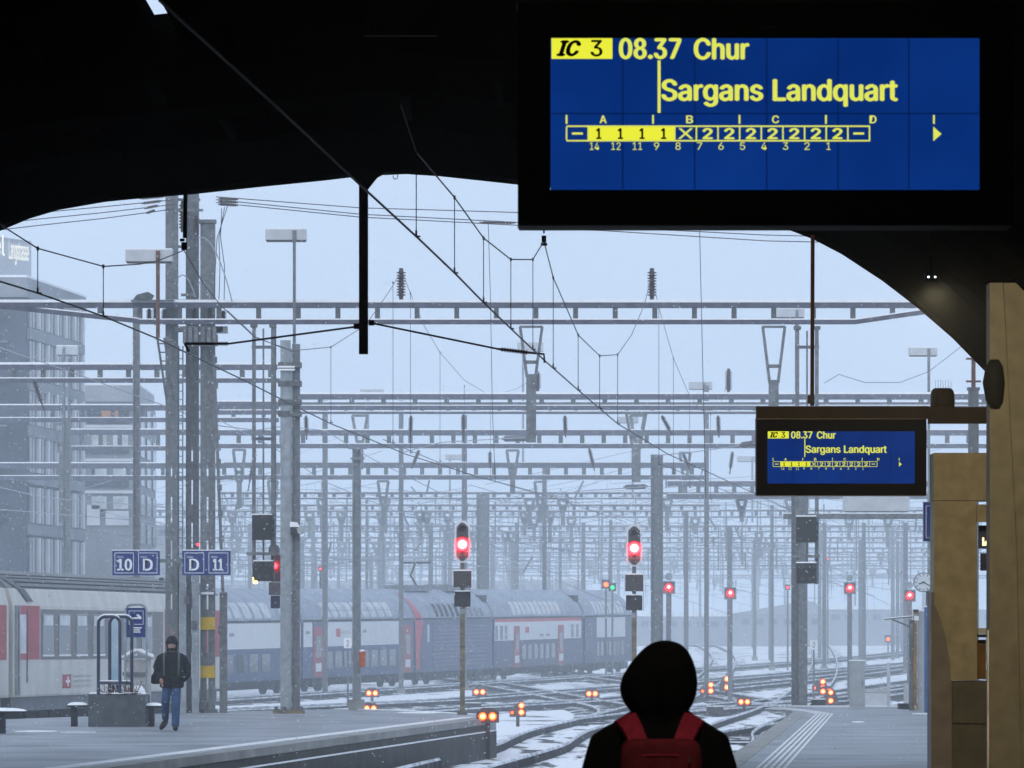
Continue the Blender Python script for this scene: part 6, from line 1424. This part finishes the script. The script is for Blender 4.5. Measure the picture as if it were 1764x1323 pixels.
for sg in (-1, 1):
    s_ = MB(); pts = [(sg*0.075, -0.215, 1.285), (sg*0.085, -0.175, 1.325), (sg*0.105, -0.135, 1.372), (sg*0.124, -0.075, 1.405), (sg*0.132, -0.02, 1.412), (sg*0.14, 0.05, 1.395), (sg*0.15, 0.13, 1.33), (sg*0.15, 0.165, 1.2), (sg*0.16, 0.15, 1.02)]
    L_ = []
    sl_ = [0, 0.004, 0.012, 0.024, 0.03, 0.026, 0.01, 0, 0]
    def ww(p, i, o, dy, dz): return wp(p[0]+sg*o*0.034, p[1]+dy, p[2]+dz-(sl_[i] if o > 0 else -sl_[i]*0.4))
    for i, p in enumerate(pts): L_ += [ww(p, i, -sg, 0, 0), ww(p, i, sg, 0, 0)] if sg > 0 else [ww(p, i, 1, 0, 0), ww(p, i, -1, 0, 0)]
    for i, p in enumerate(pts): L_ += [ww(p, i, -sg, 0.004, -0.016), ww(p, i, sg, 0.004, -0.016)] if sg > 0 else [ww(p, i, 1, 0.004, -0.016), ww(p, i, -1, 0.004, -0.016)]
    m_ = 2*len(pts)
    s_.add(L_, [(2*i, 2*i+1, 2*i+3, 2*i+2) for i in range(len(pts)-1)]+[(m_+2*i+2, m_+2*i+3, m_+2*i+1, m_+2*i) for i in range(len(pts)-1)]+[(2*i, 2*i+2, m_+2*i+2, m_+2*i) for i in range(len(pts)-1)]+[(2*i+1, m_+2*i+1, m_+2*i+3, 2*i+3) for i in range(len(pts)-1)]); s_.build('shoulder_strap', 'strap', t, local=True)
# walking man (local: feet at 0, facing -y)
wd = 107.5; wloc = Vector((X(296, wd), wd, 0))
t = thing('person', 'man in dark jacket and blue jeans walking along the left platform', 'person', wloc)
b = MB()
b.loft([(0, cy_, z, rx, ry) for cy_, z, rx, ry in ((0, 0.9, 0.15, 0.10), (0, 1.0, 0.15, 0.10), (0, 1.2, 0.16, 0.11), (0, 1.36, 0.17, 0.10), (0, 1.42, 0.10, 0.07), (-0.01, 1.455, 0.055, 0.06), (-0.015, 1.49, 0.05, 0.06), (-0.03, 1.515, 0.058, 0.078), (-0.03, 1.56, 0.072, 0.092), (-0.025, 1.62, 0.077, 0.098), (-0.02, 1.68, 0.070, 0.088), (-0.02, 1.715, 0.04, 0.05))], 18)
b.ball((0, -0.125, 1.585), 0.013, 0.022, 0.026); b.ball((0, -0.118, 1.535), 0.026, 0.012, 0.010)
for sg in (-1, 1): b.ball((sg*0.078, -0.015, 1.59), 0.012, 0.022, 0.032)
for pts, rr in (([(-0.16, 0, 1.36), (-0.21, 0.0, 1.3), (-0.24, 0.02, 1.08), (-0.185, -0.10, 0.92)], [0.06, 0.055, 0.045, 0.032]), ([(0.16, 0, 1.36), (0.21, 0, 1.3), (0.25, 0.04, 1.08), (0.19, -0.06, 0.97)], [0.06, 0.055, 0.045, 0.032])): b.tube(pts, rr, 8)
b.tube([(-0.08, 0, 0.92), (-0.115, -0.01, 0.54), (-0.135, 0.27, 0.20)], [0.07, 0.05, 0.038], 10); b.tube([(0.08, 0, 0.92), (0.082, -0.10, 0.5), (0.075, -0.16, 0.08)], [0.07, 0.05, 0.038], 10)
body = b.build('body', 'skin', t, local=True); melt(body, 0.011, 4)
e = MB(); hand(e, Vector((-0.195, -0.10, 0.955)), (0.25, -0.2, -0.94), (0, -0.9, -0.1), (0.5, 0.6, 0)); hand(e, Vector((0.18, -0.06, 0.97)), (-0.45, -0.1, -0.88), (-0.6, -0.3, 0), (0, -0.6, 0.1), 0.9)
bm = bmesh.new(); bm.from_mesh(body.data); vv = [bm.verts.new(v) for v in e.v]
for f in e.f: bm.faces.new([vv[i] for i in f])
bm.to_mesh(body.data); bm.free()
for sg in (-1, 1): MB().ball((sg*0.03, -0.112, 1.60), 0.011, 0.008, 0.008).build('eye', 'hair', t, local=True)
MB().loft([(0, -0.03, z, rx, ry) for z, rx, ry in ((1.475, 0.04, 0.06), (1.50, 0.062, 0.083), (1.53, 0.068, 0.085))], 14).build('beard', 'hair', t, local=True, smooth=True)
c = MB()
c.loft([(0, 0, z, rx, ry) for z, rx, ry in ((0.79, 0.205, 0.15), (0.82, 0.228, 0.17), (0.90, 0.222, 0.168), (1.0, 0.225, 0.165), (1.08, 0.217, 0.16), (1.15, 0.225, 0.155), (1.3, 0.228, 0.15), (1.38, 0.20, 0.13), (1.43, 0.125, 0.11), (1.462, 0.088, 0.095))], 20)
c.tube([(-0.13, 0, 1.38), (-0.21, 0, 1.33), (-0.255, 0.0, 1.25), (-0.275, 0.02, 1.17), (-0.262, 0.0, 1.12), (-0.285, 0.03, 1.06), (-0.215, -0.09, 0.96)], [0.075, 0.082, 0.075, 0.08, 0.07, 0.074, 0.055], 10)
c.tube([(0.13, 0, 1.38), (0.21, 0, 1.33), (0.262, 0.02, 1.24), (0.285, 0.03, 1.16), (0.275, 0.03, 1.10), (0.292, 0.04, 1.05), (0.20, -0.08, 0.93)], [0.075, 0.082, 0.076, 0.08, 0.07, 0.074, 0.06], 10)
c.tube([(-0.2, -0.1, 0.99), (0.0, -0.165, 0.96), (0.2, -0.1, 0.98)], [0.02, 0.026, 0.02], 6)
jk = c.build('jacket', 'cloth_jacket', t, local=True); melt(jk, 0.012, 4)
tr = MB(); tr.loft([(0, 0, z, rx, ry) for z, rx, ry in ((0.78, 0.13, 0.10), (0.85, 0.155, 0.115), (0.95, 0.155, 0.11))], 16)
tr.tube([(-0.08, 0, 0.88), (-0.115, -0.01, 0.54), (-0.135, 0.255, 0.21)], [0.095, 0.078, 0.066], 12); tr.tube([(0.08, 0, 0.88), (0.082, -0.10, 0.5), (0.075, -0.16, 0.08)], [0.098, 0.082, 0.072], 12)
jn = tr.build('jeans', 'jeans', t, local=True); melt(jn, 0.012, 4)
hm = MB().loft([(0, cy_, z, rx, ry) for cy_, z, rx, ry in ((0.045, 1.46, 0.10, 0.06), (0.04, 1.53, 0.102, 0.075), (0.02, 1.59, 0.108, 0.105), (-0.02, 1.622, 0.122, 0.14), (-0.02, 1.632, 0.122, 0.14), (-0.015, 1.655, 0.104, 0.118), (-0.01, 1.70, 0.092, 0.108), (-0.005, 1.735, 0.072, 0.085), (0, 1.752, 0.03, 0.04))], 18); hm.build('hat', 'cloth_jacket', t, local=True, smooth=True)
MB().tube([(-0.125, 0.33, 0.17), (-0.15, 0.25, 0.13), (-0.185, 0.14, 0.075), (-0.21, 0.07, 0.035)], [0.045, 0.055, 0.052, 0.03], 10).build('shoe', 'shoe', t, local=True, smooth=True)
MB().tube([(0.075, -0.11, 0.06), (0.078, -0.19, 0.055), (0.085, -0.30, 0.042), (0.088, -0.345, 0.036)], [0.05, 0.055, 0.046, 0.03], 10).build('shoe', 'shoe', t, local=True, smooth=True)
t = thing('backpack', 'dark backpack with grey shoulder straps worn by the walking man', 'backpack', wloc+Vector((0, 0.2, 1.0)))
MB().loft([(0, 0.02, z-1.0, rx, ry) for z, rx, ry in ((0.98, 0.12, 0.07), (1.0, 0.15, 0.09), (1.2, 0.15, 0.10), (1.38, 0.13, 0.08), (1.42, 0.08, 0.05))], 16).build('bag', 'cloth_jacket', t, local=True, smooth=True)
for sg in (-1, 1):
    MB().tube([(sg*0.125, -0.20, 0.44), (sg*0.135, -0.30, 0.40), (sg*0.14, -0.355, 0.30), (sg*0.135, -0.365, 0.12), (sg*0.13, -0.355, 0.02)], [0.022, 0.024, 0.022, 0.018, 0.016], 6).build('shoulder_strap', 'strapgrey', t, local=True)
t = thing('shoulder_bag', 'small black bag held at the hip of the walking man', 'bag', wloc+Vector((-0.29, -0.03, 0.86)))
MB().loft([(0, 0, z, rx, ry) for z, rx, ry in ((0, 0.06, 0.05), (0.02, 0.095, 0.07), (0.15, 0.09, 0.07), (0.19, 0.06, 0.05))], 14).build('bag', 'cloth_black', t, local=True, smooth=True)
MB().tube([(0.04, 0, 0.18), (0.12, 0, 0.32), (0.2, -0.02, 0.5)], 0.01, 5).build('strap', 'cloth_black', t, local=True)

# ------------------------------------------------------------------ falling snow and air
rnd = random.Random(5); fl = MB()
for k in range(16000):
    d = 79+170*rnd.random()**1.4; x = X(rnd.uniform(-150, 1900), d); z = rnd.uniform(-0.4, min(11.0, EYE+1100*d/FPX)); r = rnd.uniform(0.005, 0.012)*(0.7+d/260)
    fl.add([(x+r, d, z), (x, d+r, z), (x-r, d, z), (x, d-r, z), (x, d, z+r), (x, d, z-r)], [(0, 1, 4), (1, 2, 4), (2, 3, 4), (3, 0, 4), (1, 0, 5), (2, 1, 5), (3, 2, 5), (0, 3, 5)])
me = bpy.data.meshes.new('falling_snow'); me.from_pydata([tuple(v) for v in fl.v], [], fl.f); me.materials.append(M['snow'])
o = bpy.data.objects.new('falling_snow', me); C.objects.link(o); tag(o, kind='stuff')
hz = MB().box(-505, 505, -45, 2210, -2.2, 34)
hm_ = bpy.data.materials.new('snowy_air'); hm_.use_nodes = True; n = hm_.node_tree; n.nodes.clear()
mo = n.nodes.new('ShaderNodeOutputMaterial'); pv = n.nodes.new('ShaderNodeVolumePrincipled')
pv.inputs['Color'].default_value = (0.87, 0.945, 1.0, 1); pv.inputs['Density'].default_value = 0.0020; pv.inputs['Anisotropy'].default_value = 0.1
n.links.new(pv.outputs[0], mo.inputs['Volume'])
tag(hz.build('haze', hm_), kind='stuff')
